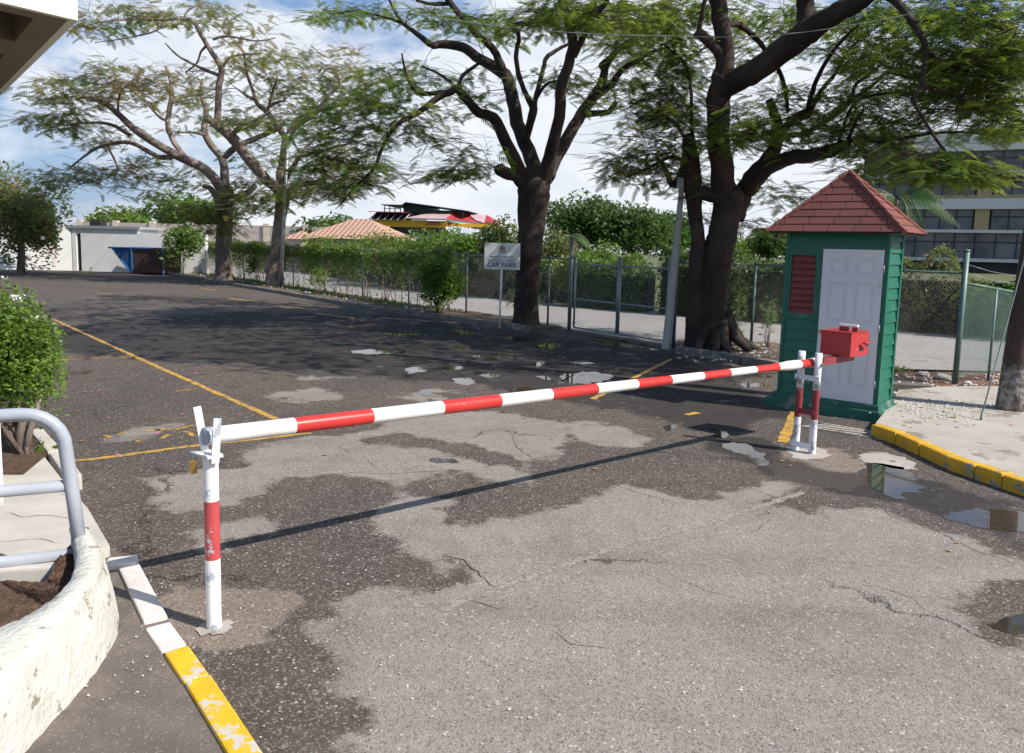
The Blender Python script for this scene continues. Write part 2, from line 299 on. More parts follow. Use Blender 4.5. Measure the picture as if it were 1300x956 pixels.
def linemat(name,c):
    m,nt,b=newmat(name); co=objco(nt); n=noise(nt,9,6,.75,co); n2=noise(nt,60,4,.7,co); f=mth(nt,'ADD',mth(nt,'MULTIPLY',n.outputs[0],.7),mth(nt,'MULTIPLY',n2.outputs[0],.3))
    col=mix(nt,ramp(nt,f,[(.48,0),(.60,1)]),c,(.10,.08,.06)); nt.links.new(col,b.inputs['Base Color']); b.inputs['Roughness'].default_value=.7; bump(nt,b,n2.outputs[0],.5,.006); return m
M['line_yellow']=linemat('line_yellow',(.52,.29,.045))
def watermat():
    m,nt,b=newmat('puddle_water'); co=objco(nt); n=noise(nt,1.5,4,.6,co)
    col=mix(nt,ramp(nt,n.outputs[0],[(.4,0),(.65,1)]),(.035,.030,.026),(.085,.055,.03)); nt.links.new(col,b.inputs['Base Color'])
    b.inputs['Roughness'].default_value=.03; b.inputs['IOR'].default_value=1.5; b.inputs['Specular IOR Level'].default_value=.5
    bump(nt,b,noise(nt,6,3,.5,co).outputs[0],.03,.01); return m
M['water']=watermat()
# ------------------------------------------------------------------ SETTING: ground sheet with stain attribute
def frange(a,b,s): return list(np.arange(a,b-1e-6,s))
xs=[-420,-250,-150,-90,-60,-45,-36]+frange(-30,-7,.6)+frange(-7,7.5,.075)+frange(7.5,20,.6)+[20,30,50,90,150,250,420]
ys=[-60,-20,-5,0]+frange(1.2,13.5,.075)+frange(13.5,26,.35)+frange(26,50,1.)+[50,60,80,110,160,250,420]
XX,YY=np.meshgrid(np.array(xs),np.array(ys)); nx,ny=len(xs),len(ys)
V=np.stack([XX.ravel(),YY.ravel(),np.zeros(nx*ny)],1)
ii=(np.arange(ny-1)[:,None]*nx+np.arange(nx-1)[None,:]).ravel(); Fq=np.stack([ii,ii+1,ii+nx+1,ii+nx],1)
ground=npmesh('asphalt_ground',V,Fq,M['asphalt']); ground['kind']='structure'
def sdist(poly):   # signed distance (m), + inside
    P=[(G(*p).x,G(*p).y) for p in poly]; px,py=V[:,0],V[:,1]; dmin=np.full(len(V),1e9); ins=np.zeros(len(V),bool); n=len(P)
    for i in range(n):
        x1,y1=P[i]; x2,y2=P[(i+1)%n]; dx,dy=x2-x1,y2-y1; L=dx*dx+dy*dy+1e-12
        t=np.clip(((px-x1)*dx+(py-y1)*dy)/L,0,1); dmin=np.minimum(dmin,np.hypot(px-x1-t*dx,py-y1-t*dy))
        c=((y1>py)!=(y2>py)); 
        with np.errstate(divide='ignore',invalid='ignore'): xi=(x2-x1)*(py-y1)/(y2-y1+1e-12)+x1
        ins^=c&(px<xi)
    return np.where(ins,dmin,-dmin)
LIGHT=[[(300,572),(352,562),(398,553),(480,548),(520,532),(600,520),(660,528),(720,536),(730,560),(700,578),(660,583),(590,566),(505,548),(455,560),(570,575),(640,592),(672,612),(560,602),(505,622),(470,650),(500,690),(560,715),(572,740),(520,755),(470,752),(420,760),(392,790),(385,830),(440,850),(450,956),(800,1100),(1500,1100),(1450,800),(1290,712),(1180,668),(1100,640),(1040,652),(960,640),(880,630),(790,612),(740,640),(640,660),(560,668),(560,640),(500,618),(420,600),(330,612)],
 [(720,538),(760,536),(805,545),(822,558),(800,568),(760,566),(720,556)],
 [(185,610),(250,598),(330,592),(350,605),(330,625),(290,640),(240,645),(190,636)],
 [(245,675),(320,660),(345,672),(300,700),(250,706)],
 [(880,640),(960,615),(1010,605),(1000,625),(960,640),(900,650)],
 [(380,470),(450,466),(480,474),(430,484),(385,482)],[(500,505),(560,495),(600,500),(540,512)],[(340,500),(400,492),(440,500),(400,512),(350,514)],
 [(150,545),(230,535),(260,545),(200,556),(155,556)]]
DARK=[[(455,706),(478,702),(474,714)][::1],[(300,680),(420,665),(470,690),(500,712),(560,730),(565,748),(500,752),(440,742),(390,735),(320,760),(290,720)],
 [(250,822),(330,815),(400,822),(445,850),(430,890),(300,900),(255,850)],[(1200,775),(1240,748),(1300,735),(1340,760),(1340,830),(1280,830),(1230,805)],
 [(300,632),(380,620),(400,630),(390,650),(320,655)],[(1050,600),(1110,600),(1180,630),(1300,650),(1380,670),(1380,700),(1290,690),(1200,668),(1120,645),(1060,640)]]
dry=np.full(len(V),-9.)
for i_,p in enumerate(LIGHT): dry=np.maximum(dry,sdist(p) if i_ in (0,1,2,3,4) else np.minimum(sdist(p)*.8,.05)-.03)
for p in DARK: dry=np.minimum(dry,-sdist(p))
dry=np.clip(.5+dry*1.15,-.15,1.15)
wet_shade=sdist([(0,440),(0,420),(300,395),(500,400),(700,425),(880,455),(1000,520),(960,560),(850,545),(700,500),(560,485),(420,480),(250,462)]); wet_shade=np.clip(.5+wet_shade*.5,0,.85)  # damp car park area, also darkened for the shade under the trees
wet_shade=np.maximum(wet_shade,np.clip(.5+sdist([(880,560),(960,548),(1040,600),(1150,600),(1300,640),(1300,700),(1150,640),(980,610)])*1.2,0,.75))
tan=np.clip(.5+sdist([(175,790),(215,745),(300,748),(385,752),(380,780),(330,815),(270,830),(215,820)])*2.2,0,1)
tan=np.maximum(tan,np.clip(.5+sdist([(970,585),(1000,570),(1060,568),(1120,600),(1080,622),(1000,620)])*2.2,0,1))
for q in ([(480,818),(990,640),(1000,648),(620,770),(490,826)],):   # worn strip beside the old joint
    tan=np.maximum(tan,np.clip(.45+sdist(q)*2.5,0,.75))
ca=ground.data.color_attributes.new('stain','FLOAT_COLOR','POINT'); ca.data.foreach_set('color',np.stack([dry,wet_shade,tan,np.ones(len(V))],1).astype(np.float32).ravel())

def gp(pts,z=0.): return [G(x,y,0.)+Vector((0,0,z)) for x,y in pts]
def strip(mb,pts,w,z,rough=.012,step=.10):
    P=[Vector((p[0],p[1],0)) for p in pts]
    for a,b in zip(P[:-1],P[1:]):
        L=(b-a).length; n=max(2,int(L/step)); d=(b-a).normalized(); s=Vector((-d.y,d.x,0)); l=[];r=[]
        for i in range(n+1):
            c=a+d*(L*i/n); l.append(c+s*(w/2+random.uniform(-rough,rough))+Vector((0,0,z))); r.append(c-s*(w/2+random.uniform(-rough,rough))+Vector((0,0,z)))
        mb.add(l+r,[(n+1+i,n+2+i,i+1,i) for i in range(n)])
k=0
LINES=[[(60,402),(205,468),(352,533)],[(75,457),(172,453)],[(50,590),(150,578),(255,560),(398,563)],[(852,456),(752,507)],[(1010,522),(993,562)]]
LW=[.085,.06,.08,.085,.12]
LINES[2]=[(48,591),(120,583),(240,567),(395,550)]
for pts,w in zip(LINES,LW):
    mb=MB(); strip(mb,gp(pts),w,.004); mb.build('parking_line',M['line_yellow'],kind='structure')
mb=MB()
for a,b,w in (((872,527),(886,524),.10),((184,548),(204,546),.05),((196,546),(222,545),.05),((206,557),(215,552),.05),((222,546),(245,540),.05),((235,548),(246,554),.05),((150,552),(158,549),.05),((135,553),(141,556),.05),((173,561),(178,560),.06),((224,497),(250,494),.04)):
    strip(mb,gp([a,b]),w,.004,.015,.05)
mb.build('worn_road_marking',M['line_yellow'],kind='structure')
for (a,b) in (((205,378),(240,380)),((290,378),(330,384)),((350,388),(390,392)),((120,372),(150,373)),((400,398),(450,404)),((440,415),(480,412)),((370,404),(400,402)),((255,366),(275,369))):
    mb=MB(); strip(mb,gp([a,b]),.12,.004,.02,.2); mb.build('parking_line',M['line_yellow'],kind='structure')
# puddles
def puddle(pts,nm='puddle',seed=0,mm='water'):
    r=random.Random(seed); P=gp(pts); out=[]; n=len(P)
    for i in range(n):   # closed catmull rom with ragged edge
        p0,p1,p2,p3=P[i-1],P[i],P[(i+1)%n],P[(i+2)%n]; L=(p2-p1).length; m=max(4,min(14,int(L/.05)))
        for j in range(m):
            t=j/m; q=.5*((2*p1)+(-p0+p2)*t+(2*p0-5*p1+4*p2-p3)*t*t+(-p0+3*p1-3*p2+p3)*t**3)
            out.append(q+Vector((r.uniform(-1,1),r.uniform(-1,1),0))*min(.03,L*.09)+Vector((math.sin(i*3.1+j*1.3+seed)*.5+math.sin(i*5.7+j*.7)*.5,math.cos(i*2.3+j*1.1+seed)*.9,0))*min(.10,L*.13)+Vector((0,0,.003)))
    bm=bmesh.new(); f=bm.faces.new([bm.verts.new(p) for p in out]); bmesh.ops.triangulate(bm,faces=[f]); bm.normal_update()
    for ff in bm.faces:
        if ff.normal.z<0: ff.normal_flip()
    me=bpy.data.meshes.new(nm); bm.to_mesh(me); bm.free(); me.materials.append(M[mm]); o=bpy.data.objects.new(nm,me); COL.objects.link(o); o['kind']='structure'
PUD=[[(1098,590),(1120,588),(1150,598),(1165,612),(1188,620),(1160,626),(1140,634),(1118,624),(1100,610)],
 [(1196,655),(1215,648),(1262,648),(1300,650),(1340,660),(1330,672),(1290,674),(1255,672),(1225,666)],
 [(1258,792),(1280,784),(1310,780),(1345,782),(1350,800),(1305,806),(1272,802)],
 [(915,564),(938,563),(958,570),(972,582),(974,592),(955,588),(945,578),(925,572)],[(844,541),(856,540),(858,546),(846,547)],[(902,546),(918,548),(926,554),(912,556)],
 [(712,478),(738,472),(770,475),(778,481),(752,487),(722,486)],[(690,478),(712,487),(700,484),(680,479)],[(532,496),(545,494),(551,498),(544,502),(533,501)],[(574,482),(590,480),(604,484),(597,489),(582,488)],
 [(560,466),(580,465),(588,468),(570,470)],[(610,476),(628,474),(636,478),(618,480)],[(572,419),(588,419),(604,424),(588,425)],[(577,439),(594,439),(592,443),(580,443)],[(616,434),(622,433),(626,436),(618,437)],
 [(512,468),(530,466),(548,470),(522,474)],[(446,446),(468,444),(512,447),(480,450),(455,449)],[(674,462),(690,459),(692,463),(680,466)],[(722,460),(745,460),(756,462),(735,463)],
 [(680,438),(700,436),(704,441),(688,443)],[(935,487),(960,486),(975,490),(950,492)],[(480,424),(520,423),(540,426),(500,427)],[(84,474),(106,471),(118,472),(96,476)],
 [(640,494),(668,492),(690,497),(660,500)],[(545,584),(575,583),(580,588),(556,588)],
 [(745,428),(775,430),(838,443),(815,443),(770,437)],[(600,452),(640,450),(660,454),(625,456)],[(640,428),(672,428),(684,432),(655,433)]]
for i,p in enumerate(PUD): puddle(p,seed=i)
# damp cracks & joint: thin dark slivers in the paving
def crack(pts,w,nm='paving_crack',zz=0.):
    mb=MB(); P=[G(x,y,zz) for x,y in pts]; Q=[]
    for a,b in zip(P[:-1],P[1:]):
        n=max(2,int((b-a).length/.06))
        for i in range(n): Q.append(a.lerp(b,i/n)+Vector((random.uniform(-.016,.016),random.uniform(-.016,.016),0)))
    Q.append(P[-1]); l=[];r=[]
    for i,p in enumerate(Q):
        d=(Q[min(i+1,len(Q)-1)]-Q[max(i-1,0)]).normalized(); s=Vector((-d.y,d.x,0)); ww=w*random.uniform(.3,1.)*(.3+.7*math.sin(math.pi*(i+.5)/len(Q)))
        l.append(p+s*ww+Vector((0,0,.0025))); r.append(p-s*ww+Vector((0,0,.0025)))
    n=len(Q); mb.add(l+r,[(n+i,n+i+1,i+1,i) for i in range(n-1)]); mb.build(nm,M['crackfill'],kind='structure')
M['crackfill']=mat('crack_fill',(.035,.028,.024),(.075,.06,.05),20,.9,.6,60)
for pts,w in (([(560,704),(590,712),(600,722),(630,746)],.007),([(410,606),(450,600),(480,602),(520,600),(570,598),(640,596)],.004),([(650,550),(655,568),(680,584),(690,588)],.005),([(462,580),(480,595)],.004),([(430,566),(445,576)],.004),
  ([(1120,640),(1128,655),(1180,670),(1240,700),(1300,718)],.005),([(760,606),(800,622),(860,640)],.004),([(860,735),(930,760)],.003),([(590,762),(640,775)],.003),([(180,612),(190,625),(180,640),(186,660)],.004),([(1100,740),(1160,760),(1175,775)],.003),([(700,800),(730,820),(780,825)],.003),([(950,620),(1010,640),(1040,642)],.004)):
    crack(pts,w)
M['jointfill']=mat('joint_gravel',(.36,.32,.29),(.16,.13,.11),30,.9,1.,70,c3=(.38,.35,.32),s3=60,t3=.6)
mb=MB(); strip(mb,gp([(560,776),(640,745),(730,713),(800,690),(900,665),(960,645),(1020,625)]),.055,.0025,.022,.04); mb.build('paving_joint',M['jointfill'],kind='structure')
# soil verge along the fence, road beyond
FA=G(1212,488); FB=Vector((3.45,16.75,0)); FM=Vector((5.1,16.7,0)); FC=Vector((-1.4,23.6,0)); FD=Vector((-18.3,47.,0))
def off(p,d,s): return p+Vector((d[0],d[1],0))*s
mb=MB(); K1=[G(*p) for p in ((600,409),(540,401),(480,393),(420,383),(360,372),(300,362),(240,352),(200,347))]
K1=[G(676,419)]+K1; inner=[Vector((p.x+1.5,p.y+1.2,0)) for p in K1]; inner[0]=Vector((1.3,20.1,0)); inner[1]=Vector((.2,21.7,0))
for a,b,c,d in zip(K1[:-1],K1[1:],inner[1:],inner[:-1]): mb.prism([tuple(p)[:2] for p in (a,b,c,d)],-.02,.05)
mb.build('verge_soil',M['verge'],kind='structure')
mb=MB(); mb.prism([tuple(p)[:2] for p in gp([(856,447),(985,468),(1010,444),(980,437),(860,434)])],-.02,.05)
mb.build('verge_soil',M['verge'],kind='structure')
mb=MB(); q=[G(1120,468),G(1215,500),G(1330,505),Vector((12,14,0)),Vector((9.5,14.2,0)),Vector((6.4,13.9,0)),Vector((5.,13.6,0))]
bm_pts=[p+Vector((0,0,.008)) for p in q]; mb.sheet(bm_pts); mb.build('red_soil_verge',M['redsoil'],kind='structure')
mb=MB(); rd=[Vector(p) for p in ((8.3,12.6,0),(5.4,17.0,0),(3.6,16.9,0),(1.5,19.8,0),(-1.1,23.9,0),(-18,47.3,0),(-60,95,0),(-50,104,0),(-17,58,0),(-5.3,35.5,0),(4.,26.9,0),(11.3,21.2,0),(40,2,0),(25,-5,0))]
mb.sheet([p+Vector((0,0,.004)) for p in rd][::-1]); mb.build('service_road',M['road'],kind='structure')
# land beyond the road
mb=MB(); gr=[Vector(p) for p in ((40,2.5,0),(11.5,21.4,0),(4.1,27.2,0),(-5.2,35.9,0),(-16.6,58,0),(-49,104,0),(-60,400,0),(420,400,0),(420,2,0))]
mb.sheet([p+Vector((0,0,.006)) for p in gr][::-1]); M['grassland']=mat('rough_grass',(.07,.09,.03),(.12,.12,.05),.5,.95,.5,20); mb.build('grass_ground',M['grassland'],kind='structure')
# right pavement with yellow kerb
kp=[(1104,553),(1135,564),(1165,578),(1200,595),(1235,608),(1270,620),(1300,630),(1400,662),(1500,700)]
kl=[G(*p) for p in kp]
mb=MB(); top=[G(x,y) for x,y in ((1133,520),(1140,505),(1200,500),(1330,500),(1700,520),(1800,720))]
pv=[p+Vector((.10,.10,0)) for p in kl]
mb.prism([(p.x,p.y) for p in pv]+[(p.x,p.y) for p in top[::-1]],-.02,.118); mb.build('concrete_pavement',M['walk'],kind='structure')
def kerb(pts,w,h,mm,nm='kerb',side=1,seg=.9,gap=.012,kind='structure',bev=.02):
    P=[Vector((p.x,p.y,0)) for p in pts]; mb=MB(); c=0
    for a,b in zip(P[:-1],P[1:]):
        L=(b-a).length; n=max(1,round(L/seg)); d=(b-a)/L; s=Vector((-d.y,d.x,0))*side
        for i in range(n):
            q0=a+d*(L*i/n+gap/2); q1=a+d*(L*(i+1)/n-gap/2); o1=random.uniform(-.008,.008); hh=h+random.uniform(-.5,.4)*.09*h
            X=(q1-q0); Ln=X.length; Mx=Matrix.Translation(q0+s*o1)@Matrix(((d.x,s.x,0,0),(d.y,s.y,0,0),(0,0,1,0),(0,0,0,1)))
            mb.bbox(0,Ln,0,w,-.05,hh,bev,M=Mx)
    return mb.build(nm,mm,kind=kind)
kerb(kl,.15,.135,M['yellow_kerb'],seg=.8,gap=.005,bev=.028)
# kerbs by the fence
kerb([G(*p) for p in ((668,421),(640,416),(600,411),(540,403),(480,395),(420,385),(360,374),(300,364),(240,353),(205,348),(165,347))],.16,.13,M['kerb_stone'],side=-1)
kerb([G(857,449),G(940,462),G(985,470)],.18,.15,M['kerb_stone'],side=1,seg=1.2)
kerb([G(1130,497),G(1185,500)],.16,.13,M['kerb_stone'],side=1,seg=1.2)
kerb([G(0,336),G(110,343),G(230,349)],.2,.12,M['kerb_stone'],side=1,seg=1.5)
# left footway
mb=MB(); lf=[(162,716),(210,790),(268,868),(300,918),(345,985),(420,1100),(-500,1100),(-500,800),(60,780),(140,700)]
P=[G(*p) for p in lf]; mb.prism([(p.x,p.y) for p in P],-.02,.03); mb.build('asphalt_footway',M['side_asphalt'],kind='structure')
kerb([G(136,722)+Vector((.0,.0,0)),G(178,718)],.12,.075,M['white_kerb'],side=-1,seg=.25)
kerb([G(176,722),G(214,794)],.12,.052,M['white_kerb'],side=-1,seg=1.2,bev=.015); kerb([G(217,797),G(240,828)],.125,.045,M['white_kerb'],side=-1,seg=.5,bev=.015)
kerb([G(241,830),G(268,868),G(345,985)],.115,.05,M['yellow_bright'],side=-1,seg=1.5,bev=.012,gap=.002)
# path and its raised edge
crack([(5,651),(30,656),(60,654),(92,660)],.004,zz=.10); crack([(-20,690),(40,684),(80,690)],.003,zz=.10)
mb=MB(); P=[G(*p) for p in ((42,574),(78,622),(112,662),(140,712),(-40,770),(-400,760),(-300,600),(0,600),(10,584))]
mb.prism([(p.x,p.y) for p in P],-.02,.10); mb.build('concrete_path',M['path'],kind='structure')
mb=MB(); P=[G(*p) for p in ((-60,540),(20,540),(60,592),(30,618),(-80,618))]; mb.prism([(p.x,p.y) for p in P],.0,.125); mb.build('bed_soil',M['soil'],kind='structure')
kerb([G(38,560),G(62,592),(G(84,625))],.12,.13,M['path'],side=1,seg=.6)
# ------------------------------------------------------------------ planter wall (curved, thick)
def planter():
    o=empty('planter',G(100,800),0,'low curved off-white planter wall with peeling paint, full of brown soil','planter')
    c=o.location
    top=.37
    outer=[(104,655),(122,680),(131,700),(133,715),(128,732),(112,754),(86,783),(50,818),(8,856),(-50,910),(-150,990)]
    inner=[(88,668),(93,688),(95,704),(92,722),(82,740),(66,757),(44,772),(16,786),(-30,800),(-120,812),(-260,830)]
    O=[G(x,y,top) for x,y in outer]; I=[G(x,y,top) for x,y in inner]
    def dens(A,m=5):
        r=[]
        for i in range(len(A)-1):
            p0,p1,p2,p3=A[max(i-1,0)],A[i],A[i+1],A[min(i+2,len(A)-1)]
            for j in range(m):
                t=j/m; r.append(.5*((2*p1)+(-p0+p2)*t+(2*p0-5*p1+4*p2-p3)*t*t+(-p0+3*p1-3*p2+p3)*t**3))
        return r+[A[-1]]
    O=dens(O); I=dens(I); n=len(O); vs=[]; prof=[(-.06,-.37),(-.035,-.2),(-.01,-.06),(.02,-.015),(.10,0),(.5,.008),(.9,.0),(.97,-.02),(1.0,-.06),(1.,-.25)]
    K=len(prof)
    for i in range(n):
        w=I[i]-O[i]; L=w.length
        for j,(a,b) in enumerate(prof):
            p=O[i]+w*a+Vector((0,0,b)) if j>=4 else O[i]+w.normalized()*(a*1.)*1.0+Vector((0,0,b))
            k=random.uniform(-.004,.004); p=p+Vector((k,k,random.uniform(-.004,.004) if j<K-1 else 0)); vs.append(p-c)
    m=MB(); m.add(vs,[(i*K+j,i*K+j+1,(i+1)*K+j+1,(i+1)*K+j) for i in range(n-1) for j in range(K-1)],0,True)
    m.add([vs[j] for j in range(K)],[tuple(range(K))[::-1]])
    m.build('wall',M['planter'],o)
    # soil
    m=MB(); S=[p-c+Vector((0,0,-.11)) for p in I]; S=S+[G(-500,830,top-.11)-c,G(-500,745,top-.11)-c,G(0,738,top-.11)-c,G(60,733,top-.11)-c]
    bm=bmesh.new(); f=bm.faces.new([bm.verts.new(p) for p in S]); bmesh.ops.triangulate(bm,faces=[f]); bmesh.ops.subdivide_edges(bm,edges=list(bm.edges),cuts=14,use_grid_fill=True)
    for v in bm.verts: v.co.z+=random.uniform(-.008,.010)+.02*math.sin(v.co.x*9)*math.cos(v.co.y*11)
    me=bpy.data.meshes.new('soil'); bm.to_mesh(me); bm.free(); me.materials.append(M['soil']); so=bpy.data.objects.new('soil',me); COL.objects.link(so); so.parent=o
    # back lip of the planter
    m=MB(); a=G(96,722,.22)-c; b=G(-400,752,.22)-c; d=(b-a).normalized(); s=Vector((-d.y,d.x,0)); L=(b-a).length
    Mx=Matrix.Translation(a)@Matrix(((d.x,s.x,0,0),(d.y,s.y,0,0),(0,0,1,0),(0,0,0,1))); m.bbox(0,L,-.09,0,-.2,.02,.015,M=Mx); m.build('back_wall',M['path'],o)
planter()
# handrail
def handrail():
    b=D(90,600,4.3); X,Y=b.x,b.y; d=Vector((-.916,-.40,0)); o=empty('handrail',(X,Y,.3),0,'grey painted tubular steel handrail with three bars rising from the white planter','handrail'); c=o.location
    def P(s,z): return Vector((X,Y,z))+d*s-c
    r=.037; lean=Vector((.045,-.02,0))
    pts=[P(2.6,1.075),P(.22,1.075)]+[P(.22-.2*math.sin(a),.875+.2*math.cos(a)) for a in (R_(15),R_(30),R_(45),R_(60),R_(75))]+[P(.02,.86),P(.01,.6)+lean*.5,P(0,.30)+lean]
    m=MB(); m.tube(pts,r,16); m.build('top_bar',M['rail_grey'],o)
    m=MB(); m.tube([P(2.6,.655),P(.03,.655)],r*.9,14); m.build('middle_bar',M['rail_grey'],o)
    m=MB(); m.tube([P(2.6,.265),P(.0,.265)+lean],r*.9,14); m.build('bottom_bar',M['rail_grey'],o)
handrail()
m=MB(); g=G(1,657); m.tube([g,g+Vector((0,0,.7))],.028,10); tag(m.build('marker_post',M['white_paint']),'thin white post at the left edge behind the grey handrail','post')
# ------------------------------------------------------------------ foliage generators
def frond_template(pairs=8,plen=.26,pw=.045,droop=.25):
    vs=[];fs=[]
    def q(a,b,w):
        n=len(vs); vs.extend([a-w,a+w,b+w*.55,b-w*.55]); fs.append((n,n+1,n+2,n+3))
    cz=lambda t:-droop*t*t
    for i in range(3):
        t0,t1=i/3,(i+1)/3; q(np.array([t0,0,cz(t0)]),np.array([t1,0,cz(t1)]),np.array([0,.008,0]))
    for i in range(pairs):
        t=.16+.84*i/(pairs-1); l=plen*(math.sin(math.pi*min(1,.18+.75*t))**.6)
        for s in (-1,1):
            a=np.array([t,0,cz(t)]); an=R_(62-25*t); b=a+np.array([math.cos(an)*l,s*math.sin(an)*l,-.35*l+.05*s*l]); dx=np.array([pw*math.sin(an),-s*pw*math.cos(an),0.]); q(a,b,dx)
    return np.array(vs),np.array(fs)
T_FINE=frond_template(9,.27,.034,.28); T_MID=frond_template(7,.28,.045,.25); T_COARSE=frond_template(5,.30,.07,.22)
T_LEAF=(np.array([[0,0,0],[.45,.26,.05],[1,0,-.08],[.45,-.26,.05]]),np.array([[0,1,2,3]]))
T_LONG=(np.array([[0,0,0],[.45,.13,.03],[1,0,-.15],[.45,-.13,.03]]),np.array([[0,1,2,3]]))
def instance(T,pos,dirs,size,roll=.35):
    tv,tf=T; n=len(pos); pos=np.asarray(pos); d=np.asarray(dirs,float); d/=np.linalg.norm(d,axis=1)[:,None]+1e-9
    up=np.zeros((n,3)); up[:,2]=1; up+=rng.normal(0,roll,(n,3)); y=np.cross(up,d); y/=np.linalg.norm(y,axis=1)[:,None]+1e-9; z=np.cross(d,y)
    s=np.asarray(size)[:,None,None]
    V=(tv[None,:,0:1]*d[:,None,:]+tv[None,:,1:2]*y[:,None,:]+tv[None,:,2:3]*z[:,None,:])*s+pos[:,None,:]
    Fc=tf[None]+(np.arange(n)*len(tv))[:,None,None]
    return V.reshape(-1,3),Fc.reshape(-1,tf.shape[1])
def rnd_dirs(n,zmin=-.4,zmax=1):
    a=rng.uniform(0,2*math.pi,n); z=rng.uniform(zmin,zmax,n); r=np.sqrt(np.maximum(.02,1-z*z)); return np.stack([np.cos(a)*r,np.sin(a)*r,z],1)
def blob_points(c,r,n,hollow=.55,lump=.3,k=9):
    """points in an uneven shell made of k lumps in the ellipsoid c,r"""
    c=np.array(c,float); r=np.array(r,float); pts=[]; per=n//k+1
    for i in range(k):
        d=rnd_dirs(1,-.8,1)[0]; cc=c+d*r*(1-lump)*rng.uniform(.35,1.); rr=r*lump*rng.uniform(1.,1.9)
        dd=rnd_dirs(per,-1,1); rad=rng.uniform(hollow,1.05,per)**.6; pts.append(cc+dd*rad[:,None]*rr)
    p=np.concatenate(pts)[:n]; return p[p[:,2]>.03]
def leafcloud(name,pts,size,m,parent=None,T=T_LEAF,zmin=-.5):
    n=len(pts); V,Fc=instance(T,pts,rnd_dirs(n,zmin,.9),rng.uniform(.6,1.25,n)*size,.6); return npmesh(name,V,Fc,m,parent)
def stems(mb,base,tips,r=.012,n=5):
    for t in tips:
        base=Vector(base); t=Vector(t); mid=base.lerp(t,.5)+Vector((random.uniform(-.06,.06),random.uniform(-.06,.06),.03)); mb.tube([base+Vector((random.uniform(-.05,.05),random.uniform(-.05,.05),0)),mid,t],[r,r*.7,r*.35],n)
def shrub(name,base,h,rad,n,leaf,m,label,cat,group=None,T=T_LEAF,lump=.35,k=9,bark='bark_mid',nst=7,zc=.6,zr=.45,xr=1.,sr=.014):
    o=empty(name,base,0,label,cat,group)
    p=blob_points((0,0,h*zc),(rad*xr,rad,h*zr),n,lump=lump,k=k); leafcloud('foliage',p,leaf,m,o,T)
    mb=MB(); q=p[rng.integers(0,len(p),nst)]*np.array([.7,.7,.85]); stems(mb,(0,0,0),q,sr); mb.build('stem',M[bark],o); return o
def bigtree(name,px,py,Y,h,rad,n,leaf,m,label,group=None,k=14,zc=None,rz=None,lump=.33):
    b=D(px,py,Y); o=empty(name,(b.x,Y,0),0,label,'tree',group)
    zc=zc or h*.62; rz=rz or h*.4
    p=blob_points((0,0,zc),(rad,rad*.9,rz),n,lump=lump,k=k); leafcloud('crown',p,leaf,m,o)
    mb=MB(); mb.tube([(0,0,-.1),(.1,0,zc*.5),(.0,.1,zc)],[h*.035,h*.026,h*.015],8)
    for t in p[rng.integers(0,len(p),8)]*.8: mb.tube([(0.05,0.05,zc*.45),Vector(t)*.5+Vector((0,0,zc*.35)),Vector(t)],[h*.012,h*.008,h*.003],5)
    mb.build('trunk',M['bark_mid'],o); return o
